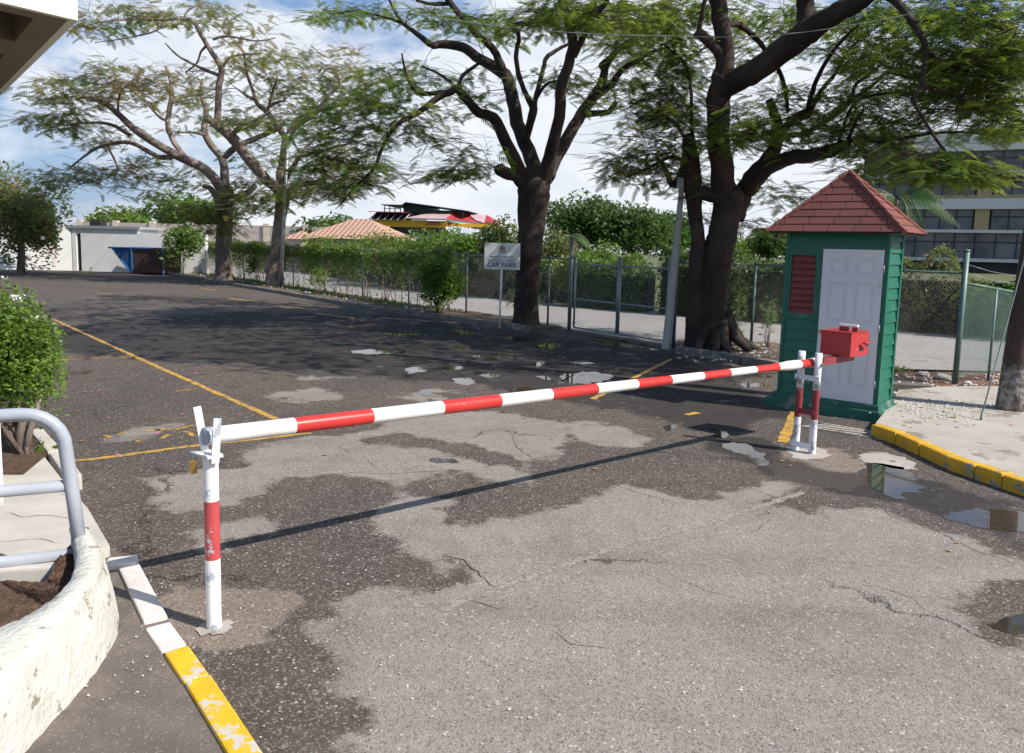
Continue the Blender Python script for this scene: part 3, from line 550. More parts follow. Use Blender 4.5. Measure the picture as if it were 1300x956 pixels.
# ------------------------------------------------------------------ feathery shade trees
def smooth(P,m=4):
    r=[]
    for i in range(len(P)-1):
        p0,p1,p2,p3=P[max(i-1,0)],P[i],P[i+1],P[min(i+2,len(P)-1)]
        for j in range(m):
            t=j/m; r.append(.5*((2*p1)+(-p0+p2)*t+(2*p0-5*p1+4*p2-p3)*t*t+(-p0+3*p1-3*p2+p3)*t**3))
    return r+[P[-1]]
def shade_tree(label,Y0,limbs,clumps,shade_extra,T,fsize,bark,leaf,nf=7,base=None,flute=None,twr=.013,group='feathery shade trees along the fence',srad=.5):
    bx=D(limbs[0][0][0],limbs[0][0][1],Y0); o=empty('shade_tree',(bx.x,Y0,0),0,label,'tree',group); c=Vector((bx.x,Y0,0))
    mb=MB(); skel=[]; skr=[]
    for li,L in enumerate(limbs):
        P=[]; Rr=[]
        for q in L:
            y=Y0+(q[3] if len(q)>3 else 0); p=D(q[0],q[1],y); P.append(np.array([*(p-c)])); Rr.append(q[2]*y/FP*(.86 if Y0>30 and li>0 else 1.))
        pr=[np.array([*P[i],Rr[i]]) for i in range(len(P))]; S=smooth(pr,5 if li<2 else 4)
        pts=[Vector(s[:3]) for s in S]; rad=[max(.006,s[3]) for s in S]
        amp=.07 if li<2 else .22
        for i in range(1,len(pts)-1): pts[i]+=Vector((random.uniform(-1,1),random.uniform(-1,1),random.uniform(-1,1)))*rad[i]*amp*.5
        mb.tube(pts,rad,16 if rad[0]>.15 else 8,jit=.03 if rad[0]>.15 else .08,flute=flute if li==0 else None)
        for i,p in enumerate(pts):
            if li>0 and i>2: skel.append(p); skr.append(rad[i])
    if base:
        for a in base: mb.tube([Vector(p) for p in a[0]],a[1],8,jit=.15)
    pos=[];dr=[];sz=[]
    centers=[]
    for (px,py,rx,ry,dy,sp,n) in clumps:
        for _ in range(n):
            y=Y0+dy+random.uniform(-sp,sp); a=random.uniform(0,6.283); q=math.sqrt(random.random())
            centers.append(D(px+rx*q*math.cos(a),py+ry*q*math.sin(a),y)-c)
    for (x0,x1,y0,y1,z0,z1,n) in shade_extra:  # unseen crown sprays beyond the view, added to shade the ground
        k=0
        while k<n:
            p=Vector((random.uniform(x0,x1),random.uniform(y0,y1),random.uniform(z0,z1))); sx,sy=pj(p); k+=1
            if sy>-25 and -60<sx<1360: continue
            centers.append(p-c)
    K0=len(skel); SK=np.zeros((K0+2*len(centers)+4,3)); SK[:K0]=[tuple(p) for p in skel]; skr=list(skr); nk=K0; lev=[0]*K0
    order=sorted(centers,key=lambda q:float(((SK[:K0]-np.array(tuple(q)))**2).sum(1).min()))
    for ce in order:
        cn=np.array(tuple(ce)); d2=((SK[:nk]-cn)**2).sum(1)*rng.uniform(.8,1.5,nk); i=int(d2.argmin()); s=Vector(SK[i]); L=(ce-s).length
        mid=s.lerp(ce,.5)+Vector((random.uniform(-.12,.12),random.uniform(-.12,.12),.08))*L
        r0=min(twr*(.75+L*.3),skr[i]*.75+.002)
        mb.tube([s,mid,ce],[r0,r0*.75,r0*.45],4,cap=False)
        SK[nk]=tuple(mid); SK[nk+1]=tuple(ce); nk+=2; skr+=[r0*.75,r0*.45]
        out=Vector((ce.x-s.x,ce.y-s.y,(ce.z-s.z)*.3)); 
        if out.length<.05: out=Vector((1,0,0))
        out.normalize()
        for _ in range(3):
            e=ce+Vector((out.x+random.gauss(0,.7),out.y+random.gauss(0,.7),random.uniform(-.3,.45)))*srad*random.uniform(.4,1.); b0=ce.lerp(mid,random.random()); tw_=b0.lerp(e,.5)+Vector((0,0,.06*srad)); mb.tube([b0,tw_,e],[twr*.45,twr*.33,twr*.2],3,cap=False)
        for _ in range(nf):
            a=random.gauss(0,1.1); ca,sa=math.cos(a),math.sin(a); d=Vector((out.x*ca-out.y*sa,out.x*sa+out.y*ca,random.uniform(-.35,.22)))
            back=random.random()*.8; p0=ce.lerp(mid,back)+Vector((random.gauss(0,1),random.gauss(0,1),random.gauss(0,.25)))*srad*.35
            pos.append(tuple(p0)); dr.append(tuple(d)); sz.append(fsize*random.uniform(.6,1.2))
    V,Fc=instance(T,pos,dr,sz,.25); npmesh('crown',V,Fc,M[leaf],o); mb.build('trunk',M[bark],o); return o
def fl(k,amp,tw=.6): return lambda an,t:1+amp*math.cos(k*an+tw*t*3)*(1-.3*t)+amp*.5*math.cos((k+3)*an+1)
# T3 centre tree
T3=[[(668,420,23,0),(668,408,17.5),(669,370,15),(672,330,15),(675,290,17),(678,255,20),(679,228,20),(680,212,15)],
 [(666,235,9,0),(655,206,8.5,-.3),(642,180,7.5,-.6),(630,154,7,-.9),(621,147,6.5,-1),(608,143,6,-1.1),(593,127,5.5,-1.2),(580,113,5,-1.2),(573,116,4.6,-1.2),(556,124,4,-1.3),(531,143,3.4,-1.5),(505,158,2.8,-1.8),(488,181,2.3,-2),(475,213,1.8,-2.1),(452,236,1.4,-2.2),(430,262,.8,-2.3)],
 [(574,116,3.2,-1.2),(541,119,2.8,-1),(528,117,2.4,-.9),(516,96,1.8,-.7),(510,68,1,-.5)],
 [(582,112,3,-1.2),(586,98,2.4,-1.2),(600,86,2.2,-1.3),(616,76,1.8,-1.4)],
 [(572,104,2,-1.2),(556,93,1.6,-1),(535,84,1.2,-1)],
 [(672,238,10,0),(655,224,8,-.2),(638,218,7.5,-.4),(632,212,7,-.5)],
 [(682,228,10,.1),(670,190,9,.4),(657,156,8.5,.8),(649,120,8,1.1),(641,95,7.6,1.3),(610,76,6.4,1.8),(588,60,5.8,2.1),(560,56,5,2.3),(550,58,4,2.3),(540,51,3.6,2.4),(528,42,3,2.5),(511,29,2.4,2.6),(500,12,1.8,2.6),(490,-10,1.4,2.7)],
 [(641,96,6,1.3),(634,78,5,1.2),(624,60,4.6,1.1),(605,43,4.2,1),(588,24,4,.9),(572,4,3.8,.7),(555,-20,3,.4)],
 [(572,4,2.6,.7),(548,5,2.2,.6),(528,0,1.6,.5)],
 [(511,30,2,2.6),(490,22,1.5,2.4),(450,14,1,2.2),(420,18,.7,2.)],
 [(666,180,5.5,.4),(673,156,5,.2),(677,138,5.5,0),(670,124,3.6,-.1),(660,100,3.2,-.3),(655,72,3,-.5),(659,47,2.8,-.6),(653,32,2.8,-.6),(673,29,2.6,-.5),(696,18,2.4,-.4),(712,6,2,-.3)],
 [(678,138,3.8,0),(681,120,3.2,.2),(690,86,2.8,.5),(694,73,2.8,.6),(710,62,2.2,.9),(724,55,1.8,1.1)],
 [(681,124,2.4,.1),(694,107,1.8,-.3),(710,102,1.2,-.6)],
 [(690,232,11,-.1),(696,205,8.5,-.4),(704,176,7.5,-.8),(711,140,7,-1.1),(712,110,6.8,-1.3),(723,78,6.4,-1.6),(727,55,6,-1.8),(723,30,5.6,-2),(716,10,5,-2.3),(710,-20,4.4,-2.6),(700,-60,3,-3)],
 [(728,72,4.5,-1.7),(738,52,4,-1.8),(752,26,3.6,-2),(768,5,3.2,-2.2),(785,-30,2.4,-2.5)],
 [(694,224,10,0),(704,204,8.5,.3),(720,175,7.6,.7),(738,145,7,1),(752,125,6.4,1.2),(764,104,5.4,1.4),(770,82,4.6,1.5),(784,64,4,1.6),(803,50,3.2,1.6),(826,30,2.4,1.6)],
 [(752,126,5,1.2),(775,109,4.4,.9),(790,88,3.8,.6),(808,78,3.2,.4),(828,66,2.4,.2),(850,60,1.6,0)],
 [(742,144,5,1),(757,144,4,.7),(772,142,3.6,.4),(782,130,3.2,.2)],
 [(770,90,2.6,1.5),(762,84,2.4,1.4),(768,76,2,1.2)]]
C3=[(440,170,60,45,-2,1.5,70),(425,225,55,25,-2,1.5,45),(480,120,55,30,-1.5,1.5,34),(520,165,50,30,-1.5,1.5,20),(430,20,40,12,2,1,16),(500,15,50,14,2.,1,16),(540,90,40,20,2,1,14),(600,200,30,26,-1,1,22),(560,225,35,8,-1.,1,12),
    (640,30,60,22,0,2,36),(720,20,50,22,-2,1.5,60),(790,20,50,25,0,2,56),(820,60,40,28,1,1.5,40),(770,110,50,22,.5,1.5,18),(700,100,40,20,.5,1.5,14),(580,25,40,14,0,2,14),(610,110,40,25,-1,2,12),(560,160,50,30,-1,1.5,12),(785,40,30,30,1,2,20)]
T3o=shade_tree('large feathery-leaved tree with dark forked trunk behind the car park sign',20.5,T3,C3,[(-7,4,14,20,8.4,10.5,120),(-3,5,16,24,8.4,11.,80)],T_FINE,.40,'bark_dark','leaf_feather',nf=6,flute=fl(3,.06),srad=.9)
# T4 right tree
T4=[[(903,452,30,0),(905,440,22),(903,410,20),(901,380,19.5),(905,350,19),(910,325,18.5),(916,302,18),(921,275,17.5),(925,255,18),(924,240,16)],
 [(884,450,19,.05),(884,430,15),(884,380,13),(886,330,11),(886,300,8.5),(882,270,9),(880,240,11),(878,212,11),(875,186,9),(874,170,7)],
 [(878,180,2.4,0),(878,144,2.2,-.1),(876,101,2,-.2),(866,76,1.6,-.3),(844,58,1,-.6)],
 [(922,262,17,0),(919,235,15,-.1),(915,205,14,-.2),(912,175,13.5,-.3),(911,144,14,-.5),(915,115,15,-.6),(920,95,15,-.8)],
 [(914,112,15,-.6),(938,101,14,-1),(969,83,14.5,-1.5),(1000,60,15.5,-2),(1024,42,15,-2.4),(1045,27,13,-2.7),(1070,12,12,-3),(1094,0,11,-3.3),(1130,-30,9,-3.8)],
 [(1012,52,12,-2.2),(1022,30,11,-2.2),(1022,8,10.5,-2.2),(1018,-30,9,-2.4),(1010,-80,7,-2.6)],
 [(918,110,13,-.7),(921,72,11,-.8),(918,43,10.5,-.9),(913,14,10,-1),(908,-20,9,-1.2),(900,-70,7,-1.5)],
 [(918,72,8,-.8),(905,58,7,-.9),(893,47,6.5,-1),(884,40,6.5,-1)],[(887,42,3.4,-1),(890,24,3,-1.1),(896,-4,2.6,-1.2)],
 [(920,34,4,-.9),(934,30,4.4,-.7),(948,38,3.8,-.5),(963,52,3.2,-.3),(975,68,2.8,0),(988,88,2.8,.2),(997,115,2.6,.3),(1000,143,2.2,.4)],
 [(930,275,15,.1),(944,245,12,.2),(958,222,11,.3),(974,203,9.5,.5),(984,185,8.5,.7),(988,162,7,.8),(981,138,5.5,.9),(976,126,4.5,.9)],
 [(948,240,12,.1),(974,214,9.5,-.3),(1003,201,9,-.8),(1036,196,8.5,-1.2),(1060,190,8,-1.5),(1076,184,7,-1.7)],
 [(1074,186,3.6,-1.7),(1084,176,2.8,-1.8),(1110,180,2.2,-2),(1140,177,1.9,-2.3),(1180,170,1.6,-2.6),(1225,168,1.2,-3),(1280,175,.8,-3.4)],
 [(1076,180,3,-1.7),(1084,160,2.2,-1.8),(1096,140,1.6,-2)],
 [(984,186,5,.7),(998,162,5,.4),(1010,149,5.2,.1),(1030,140,5,-.2)],
 [(1026,142,3.6,-.2),(1028,128,3.4,-.3),(1036,103,3,-.5),(1048,80,2.6,-.7),(1060,62,2.4,-.9),(1082,38,2,-1.1),(1100,20,1.4,-1.3)],
 [(1030,138,3.2,-.2),(1042,116,2.8,0),(1060,94,2.4,.2),(1074,68,2,.4),(1092,50,1.6,.6),(1120,30,1,.8)],
 [(1000,172,3.2,.3),(1024,168,3,.1),(1060,147,2.6,-.1),(1080,128,2.4,-.2),(1086,108,2.2,-.3),(1104,94,1.9,-.4),(1125,76,1.4,-.5)],
 [(1046,156,2.4,0),(1076,128,2.2,.3),(1098,116,1.9,.5),(1120,98,1.4,.7)],
 [(1060,196,2.6,-1.4),(1068,170,2.2,-1.4),(1088,128,2,-1.3),(1140,118,1.8,-1.6),(1190,122,1.6,-2),(1250,118,1.1,-2.4)],
 [(1110,-16,6,-3.5),(1135,0,5,-3.8),(1153,20,4.4,-4),(1168,43,4,-4.2),(1175,62,3.6,-4.3),(1171,105,3,-4.4),(1160,126,2.6,-4.5),(1172,150,2.2,-4.5),(1195,186,1.9,-4.5),(1220,213,1.5,-4.5),(1240,231,1,-4.5)],
 [(1170,60,3,-4.3),(1200,80,2.4,-4.2),(1240,95,1.8,-4),(1290,100,1.2,-4)],
 [(1168,110,2,-4.4),(1210,122,1.6,-4.2),(1260,140,1.2,-4)],[(874,200,6,.1),(856,236,4.5,.2),(845,215,3,.3),(834,200,2,.4)],[(884,246,9,0),(896,246,9,-.1),(912,252,8,-.2),(925,262,8,-.2)],
 [(876,190,3,.1),(860,160,2.4,.3),(830,140,2,.5),(800,130,1.2,.6)],[(870,205,3,0),(850,200,2.4,.2),(820,215,2,.3),(795,225,1.1,.4)]]
C4=[(845,165,55,40,.3,1.2,56),(815,215,45,25,.3,1.,46),(860,110,40,40,0,1.2,44),(850,50,45,45,.4,1.5,50),(870,10,60,18,.5,1.5,30),(820,130,45,35,.5,1,30),(940,160,40,22,-1.6,.7,34),(925,185,30,22,-1.,.6,20),(985,20,60,25,1,1.5,36),(960,70,50,30,1.4,1,20),(1080,50,50,45,.5,1.5,56),
    (1140,30,60,30,-1,2,48),(1230,20,50,20,-3,1.5,44),(1130,90,60,35,-1,2,54),(1200,80,60,35,-3,1.5,56),(1260,100,55,40,-3.4,1.2,60),(1270,60,40,30,-3.5,1.2,50),(1230,130,60,22,-3.2,1.2,42),(1270,155,40,16,-3.4,1,30),(1080,150,60,35,-.6,1.2,50),(1010,130,45,25,0,1,24),
    (1000,165,60,22,-.2,1,26),(1110,190,50,15,-2,1,26),(1110,225,35,14,-2,.8,12),(1180,208,50,16,-4.2,.6,26),(1210,218,40,14,-4.4,.5,20),(1255,228,28,10,-4.4,.4,10),(990,245,40,18,.2,.6,14),(945,290,18,18,.4,.5,9),(885,275,16,12,.6,.5,6),(880,235,24,20,.4,.6,16),(1150,150,50,30,-2,1,26)]
T4o=shade_tree('large tree with thick dark twin trunk leaning over the green booth',16.3,T4,C4,[(-4,3,9.5,16,6.6,9,120),(3,11,8.8,16,6.8,9,300),(1,9,14,20,7.6,10,140)],T_FINE,.34,'bark_dark','leaf_feather',nf=6,flute=fl(2,.07),srad=.75,
  base=[([(.2,-.1,.8),(.42,-.25,.3),(.75,-.4,-.02)],[.15,.12,.05]),([(-.15,-.1,.6),(-.32,-.3,.2),(-.5,-.55,-.02)],[.14,.11,.04]),([(.1,-.15,.7),(.15,-.38,.22),(.22,-.7,-.02)],[.15,.11,.04]),([(.25,0,.7),(.6,-.02,.22),(1.1,-.1,-.02)],[.14,.1,.04]),([(.0,-.15,.6),(-.02,-.4,.2),(-.1,-.65,-.02)],[.12,.10,.04])])
# T1 far left tree
T1=[[(285,362,13,0),(285,350,10.5),(284,320,9.2),(285,298,9.4),(286,270,9.8),(285,245,11.5),(284,236,9)],
 [(284,244,8,0),(268,222,7,-.4),(252,210,6.8,-.8),(226,198,6.2,-1.2),(196,181,5.6,-1.6),(173,166,5,-2),(148,143,4.2,-2.4),(128,128,3,-2.8),(100,123,1.8,-3.2),(75,125,1,-3.4)],
 [(224,198,4,-1.2),(201,199,3.6,-1),(165,181,3,-.6),(128,186,2.4,0),(108,198,1.8,.4),(90,212,1.2,.8)],
 [(240,206,4.4,-1),(222,182,4,-.8),(213,160,3.8,-.4),(214,146,3.6,-.2),(218,120,3.2,.1),(216,100,2.6,.3),(211,84,2.4,.5)],
 [(217,132,2.4,0),(231,124,2,.4),(253,120,1.4,.8)],[(214,152,2.6,-.3),(204,150,1.8,-.5),(190,135,1.2,-.8)],
 [(165,172,3,-2),(140,158,2.4,-2.2),(110,156,1.6,-2.6),(80,160,.9,-3)],
 [(286,240,7,0),(283,205,5.6,.5),(268,184,5,.9),(259,165,4.6,1.2),(262,142,3.8,1.4),(256,120,3.2,1.6),(257,100,1.6,1.7)],
 [(262,172,2.6,1),(245,168,2,.8),(226,168,1.4,.6)],
 [(288,258,6.5,0),(300,250,5.4,-.4),(312,246,4.6,-.7),(324,236,3.8,-1)],[(280,262,5,.2),(268,240,4,.4),(258,236,3.2,.5)],
 [(150,145,2,-2.4),(152,120,1.6,-2.2),(170,100,1,-2)],[(136,184,1.8,0),(150,215,1.3,.1),(140,222,.9,.2)]]
C1=[(105,120,60,28,-3,1.5,60),(75,155,35,16,-3,1.5,30),(150,95,50,22,-2,1.5,32),(85,225,45,16,.5,1.5,22),(60,235,25,14,.6,1,14),(140,215,50,22,0,1.5,26),(130,175,40,20,-1,2,16),(190,110,50,30,-1,2,30),(190,235,60,18,0,1.5,24),(240,140,50,35,.5,2,26),(235,270,50,14,-.5,1.,24),(300,262,22,16,-1,.8,20),(280,285,26,12,-1,.8,16),(300,240,25,18,-1,.8,14),(210,215,50,20,0,1.5,16),(45,255,25,12,.8,1,10)]
T1o=shade_tree('tall feathery tree on the far left of the fence, nearest the blue skip',39.,T1,C1,[],T_FINE,.58,'bark_pale','leaf_feather_far',nf=6,flute=fl(3,.06),twr=.022,srad=1.3)
# T2
T2=[[(349,371,14,0),(346,356,9),(350,325,7.8),(353,300,7.4),(357,270,7.6),(360,250,9.4),(361,240,8.5)],
 [(360,248,8.6,0),(348,236,7.8,-.3),(336,226,7.8,-.6),(313,198,8,-1),(296,176,8,-1.4),(277,160,7,-1.8),(262,150,4,-2)],
 [(280,162,5.5,-1.7),(276,150,5,-1.8),(277,130,4.6,-1.9),(278,108,4.6,-2),(281,87,4.2,-2.1),(267,64,3.4,-2.2),(256,45,3.2,-2.3),(246,28,2.8,-2.4),(232,24,2.2,-2.6),(200,25,1.8,-3),(170,24,1.4,-3.4),(130,28,1,-3.8),(105,34,.7,-4)],
 [(262,58,2,-2.2),(255,66,1.6,-1.8),(250,80,1.4,-1.6),(236,92,1.1,-1.2)],[(281,88,2.4,-2.1),(291,74,2,-2.2),(303,70,1.6,-2.2),(330,68,1,-2.3)],[(270,50,2,-2.2),(290,46,1.7,-2),(325,52,1.2,-1.8),(350,48,.8,-1.6)],
 [(233,25,1.6,-2.6),(240,12,1.3,-2.4),(262,2,.9,-2)],[(205,26,1.6,-3),(204,34,1.3,-3),(190,42,1.2,-3.2),(150,50,.9,-3.6),(120,54,.6,-4)],
 [(276,95,2.6,-2),(250,84,2,-1.6),(225,70,1.5,-1.2),(210,55,1,-1)],
 [(286,200,3.6,-1.),(300,188,4,-.6),(316,179,4,-.2),(349,165,3.6,.2),(362,155,2.6,.4)],[(302,188,4.4,-1.2),(292,190,3,-1),(284,200,2.4,-.7)],
 [(296,170,3.6,-1.5),(308,158,3,-1.8),(330,150,2.2,-2),(345,140,1.4,-2.2)],
 [(361,246,7,0),(356,228,6.4,.3),(358,210,6,.5),(361,192,5.8,.6),(364,172,5.8,.8)],
 [(364,176,4.6,.8),(350,158,4.2,.6),(339,142,4,.5),(327,132,3,.3),(320,112,2.4,.1),(313,92,2.2,-.1),(309,66,1.6,-.3),(300,55,.9,-.5)],
 [(327,130,1.8,.3),(314,122,1.5,.5),(300,112,1,.6)],[(340,140,2.4,.5),(345,120,1.8,.3),(352,98,1.3,0)],[(341,136,2.4,.5),(352,130,2,.8),(362,128,1.4,1)],
 [(366,172,5,.8),(376,160,4.8,1),(392,149,4.4,1.3),(404,140,3.8,1.5),(417,122,2.6,1.8),(430,108,2,2),(428,95,1.2,2)],
 [(404,141,2.4,1.5),(420,138,2,1.2),(445,128,1.4,1),(470,110,.8,.8)],[(366,165,2.4,.8),(372,180,2,.4),(380,192,1.6,.2)],
 [(362,228,4.4,.2),(372,212,3.4,-.2),(384,198,2.8,-.5),(414,190,2.2,-1),(447,181,1.5,-1.5)],[(374,210,2.4,-.2),(388,188,2,.2),(408,170,1.4,.5)],
 [(364,245,4,.2),(385,234,2.6,-.2),(410,228,1.8,-.8),(440,222,1,-1.2)]]
C2=[(170,20,70,18,-3,1,24),(230,18,60,18,-2.2,1.5,26),(290,20,40,16,-2,1,14),(110,38,30,10,-3.8,.7,9),(320,70,50,35,-1,2,26),(360,100,55,35,0,2,30),(400,110,50,30,1.2,2,28),(350,150,50,30,0,2,20),(430,110,45,30,1.5,1.5,24),(470,100,30,18,1,1,12),(320,150,60,14,-1.8,1,18),(300,155,30,10,-1.8,1,8),(390,215,40,25,-.5,1.5,22),(350,250,45,20,-.6,1.,34),(400,240,50,20,-.8,1.2,36),(440,215,45,25,-1,1.5,34),(330,205,35,25,-.5,1.5,16),(400,70,60,20,0,2,14),(280,110,45,35,-1,2,16),(340,262,30,10,-.6,.8,12)]
T2o=shade_tree('tall feathery tree beside the pale metal pole at the fence',35.5,T2,C2,[],T_FINE,.54,'bark_pale','leaf_feather_far',nf=6,flute=fl(3,.06),twr=.02,srad=1.2)
# ------------------------------------------------------------------ green bush (left foreground)
def near_bush():
    b=G(25,592); o=empty('leafy_bush',b,0,'bright green leafy bush with small white flowers beside the path','bush')
    c=D(14,470,6.9)-b
    p=np.concatenate([blob_points((c.x-.02,c.y,.92),(.50,.5,.66),11000,lump=.4,k=20),blob_points((c.x-.25,c.y,1.12),(.42,.5,.52),5000,lump=.4,k=9)]); 
    keep=[]
    for q in p:
        sx,sy=pj(Vector(q)+b); keep.append(sx<82-max(0,(420-sy))*.45-max(0,sy-520)*.5+random.uniform(-4,4) and sy<560)
    p=p[np.array(keep)]; leafcloud('foliage',p,.052,M['leaf_bush'],o)
    mb=MB()
    for k in range(9):
        t=p[rng.integers(0,len(p))]; mb.tube([(random.uniform(-.12,.12),random.uniform(-.08,.08),.08),(random.uniform(-.15,.15)+t[0]*.3,t[1]*.3,.5),tuple(t)],[.028,.018,.006],6)
    mb.tube([(0,0,.05),(.02,0,.3),(.10,0,.62)],[.045,.038,.03],8); mb.tube([(.05,0,.05),(.10,0,.3),(.22,0,.66)],[.035,.028,.02],8)
    mb.build('stem',M['bark_pale'],o)
    for (x,y,nn) in ((22,377,26),(40,406,8),(6,352,6)):
        q=D(x,y,6.45)-b; fp=[]
        for _ in range(nn): fp.append(np.array(tuple(q))+rng.normal(0,.022,3)*np.array([1.3,1,.7]))
        leafcloud('flower',np.array(fp),.035,M['petal_white'],o)
near_bush()
# ------------------------------------------------------------------ canopy building top-left
def canopy():
    c=D(99,26,5.3); zs=c.z; u=Vector((.60,.80,0)).normalized(); w=Vector((-.636,.772,0)).normalized()
    o=empty('building_canopy',(c.x,c.y,zs),0,'overhanging concrete building corner with cream fascia and dark coffered soffit','building')
    def W(a,b,z): return -u*a+w*b+Vector((0,0,z))     # a: along fascia toward camera, b: back along the soffit
    m=MB()
    def slab(mb,a0,a1,b0,b1,z0,z1):
        p=[W(a0,b0,0),W(a1,b0,0),W(a1,b1,0),W(a0,b1,0)]; mb.prism([(q.x,q.y) for q in p],z0,z1)
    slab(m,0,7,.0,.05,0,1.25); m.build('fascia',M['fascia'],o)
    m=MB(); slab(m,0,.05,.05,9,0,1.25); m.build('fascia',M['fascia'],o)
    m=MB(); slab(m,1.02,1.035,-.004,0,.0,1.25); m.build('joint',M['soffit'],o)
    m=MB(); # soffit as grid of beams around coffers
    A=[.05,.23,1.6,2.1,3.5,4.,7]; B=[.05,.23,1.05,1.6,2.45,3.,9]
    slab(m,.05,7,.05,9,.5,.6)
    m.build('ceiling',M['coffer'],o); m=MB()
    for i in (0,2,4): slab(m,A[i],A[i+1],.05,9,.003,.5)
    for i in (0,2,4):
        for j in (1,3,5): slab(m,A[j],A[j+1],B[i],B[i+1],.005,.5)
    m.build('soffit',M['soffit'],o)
canopy()
# ------------------------------------------------------------------ barrier
PB=G(272,797); BA=D(268,553,4.02); BB=D(1028,461,8.03); bdir=(BB-BA).normalized(); bh=Vector((bdir.x,bdir.y,0)).normalized(); bn=Vector((bh.y,-bh.x,0))
def boom():
    o=empty('boom_barrier',(BB.x,BB.y,BB.z),0,'long red and white striped barrier pole carrying a red counterweight box','barrier'); c=BB
    def atx(px):   # point on boom at photo column
        lo,hi=-.2,1.2
        for _ in range(40):
            mi=(lo+hi)/2
            if pj(BA.lerp(BB,mi))[0]<px: lo=mi
            else: hi=mi
        return lo
    edges=[262,373,471,560,633,698,756,807,850,891,925,958,986,1014,1037,1048]; m=MB()
    rad=lambda px: .0455 if px<640 else (.0455-(px-640)/350*.011 if px<986 else .045)
    for i in range(len(edges)-1):
        t0,t1=atx(edges[i]),atx(edges[i+1]); n=4; pts=[BA.lerp(BB,t0+(t1-t0)*j/n)-c for j in range(n+1)]
        rr=[rad(edges[i]+(edges[i+1]-edges[i])*j/n) for j in range(n+1)]
        if edges[i]==986: rr=[.036,.041,.049,.049,.047]
        if edges[i]>=1014: rr=[.045]*(n+1)
        m.tube(pts,rr,20,m=i%2,cap=(i in (0,len(edges)-2)))
    m.build('pole',[M['boom_white'],M['boom_red']],o)
    m=MB(); e=BA.lerp(BB,atx(262))-c; m.tube([e-bdir*.012,e+bdir*.02],.048,20); m.build('end_cap',M['rail_grey'],o)
    # box : Mx maps x along boom, y across (toward far-left), z up
    C=D(1079,454,8.17)-c; Mx=Matrix.Translation(C)@Matrix(((bh.x,-bn.x,0,0),(bh.y,-bn.y,0,0),(0,0,1,0),(0,0,0,1)))
    m=MB(); m.bbox(0,.40,0,.335,0,.25,.006,M=Mx); m.bbox(-.008,.408,-.008,.343,.25,.262,.004,M=Mx); bx=m.build('counterweight_box',M['box_red'],o)
    m=MB(); m.box(.19,.29,-.003,.01,.055,.12,M=Mx); m.build('slot',M['dark'],bx)
    m=MB(); m.bbox(.20,.28,-.02,-.003,.10,.125,.004,M=Mx); m.tube([Mx@Vector((.27,-.012,.135)),Mx@Vector((.43,-.03,.135))],.009,8); m.build('bolt',M['box_red'],bx)
    m=MB(); m.bbox(.12,.15,.10,.20,.262,.325,.006,M=Mx); m.bbox(.12,.15,.0,.06,.262,.325,.006,M=Mx); m.bbox(.115,.155,.0,.2,.31,.335,.005,M=Mx,m=1); m.build('lug',[M['frame_red'],M['boom_white']],bx)
    m=MB(); a=BB-c; m.bbox(-.30,.36,.12,.21,-.075,-.004,.006,M=Mx); m.build('bracket',M['frame_red'],o)
    m=MB(); a=BB-c+bdir*.02; m.tube([a,a+bdir*.13],[.052,.050],20); m.build('sleeve',M['boom_white'],o)
boom()
def bpost():
    o=empty('barrier_post',PB,0,'white and red steel post holding the free end of the barrier pole','post'); h=BA.z-.06
    m=MB(); zs=[(-.02,.385,0),(.385,.70,1),(.70,h-.035,0)]
    for a,b,k in zs: m.tube([(0,0,a),(0,0,b)],.0385,20,m=k,cap=False)
    m.tube([(0,0,h-.04),(0,0,h-.03)],.0385,20,m=0); m.build('pipe',[M['post_white'],M['post_red']],o)
    for s,(dx,top,tl) in ((-1,(-.012,.215,-.035)),(1,(.006,.175,.012))):
        m=MB(); base=Vector((bn.x*s*.062,bn.y*s*.062,h-.06)); 
        Mx=Matrix.Translation(base)@Matrix.Rotation(R_(-9 if s<0 else 4),4,'Y')@Matrix(((bh.x,-bn.x,0,0),(bh.y,-bn.y,0,0),(0,0,1,0),(0,0,0,1))); m.bbox(-.02,.02,-.006,.006,0,.06+top,.002,M=Mx); m.build('prong',M['post_white'],o)
    m=MB(); m.box(-.04,.04,-.07,.07,h-.032,h-.018,M=Matrix.Rotation(math.atan2(bh.y,bh.x),4,'Z')); m.bbox(-.095,-.03,-.03,.0,h-.03,h-.012,.003); m.tube([(-.10,-.03,h-.012),(-.06,-.035,h-.012),(-.02,-.03,h-.018)],.010,8); m.build('hasp',M['post_white'],o)
    m=MB(); g=[]
    for i in range(24):
        a=i/24*6.283; r=.085*random.uniform(.8,1.25); g.append((math.cos(a)*r,math.sin(a)*r,.006))
    m.sheet(g); m.build('footing',M['concrete'],o)
    p=PB+Vector((-.082,-.02,h-.125)); q=empty('padlock',p,.3,'small brass padlock hanging from the barrier post','padlock')
    m=MB(); m.bbox(-.018,.018,-.009,.009,0,.07,.004); m.build('body',M['brass'],q); m=MB(); m.tube([(-.011,0,.065),(-.011,0,.095),(-.006,0,.108),(.006,0,.108),(.011,0,.095),(.011,0,.065)],.0035,8); m.build('shackle',M['galv'],q)
bpost()
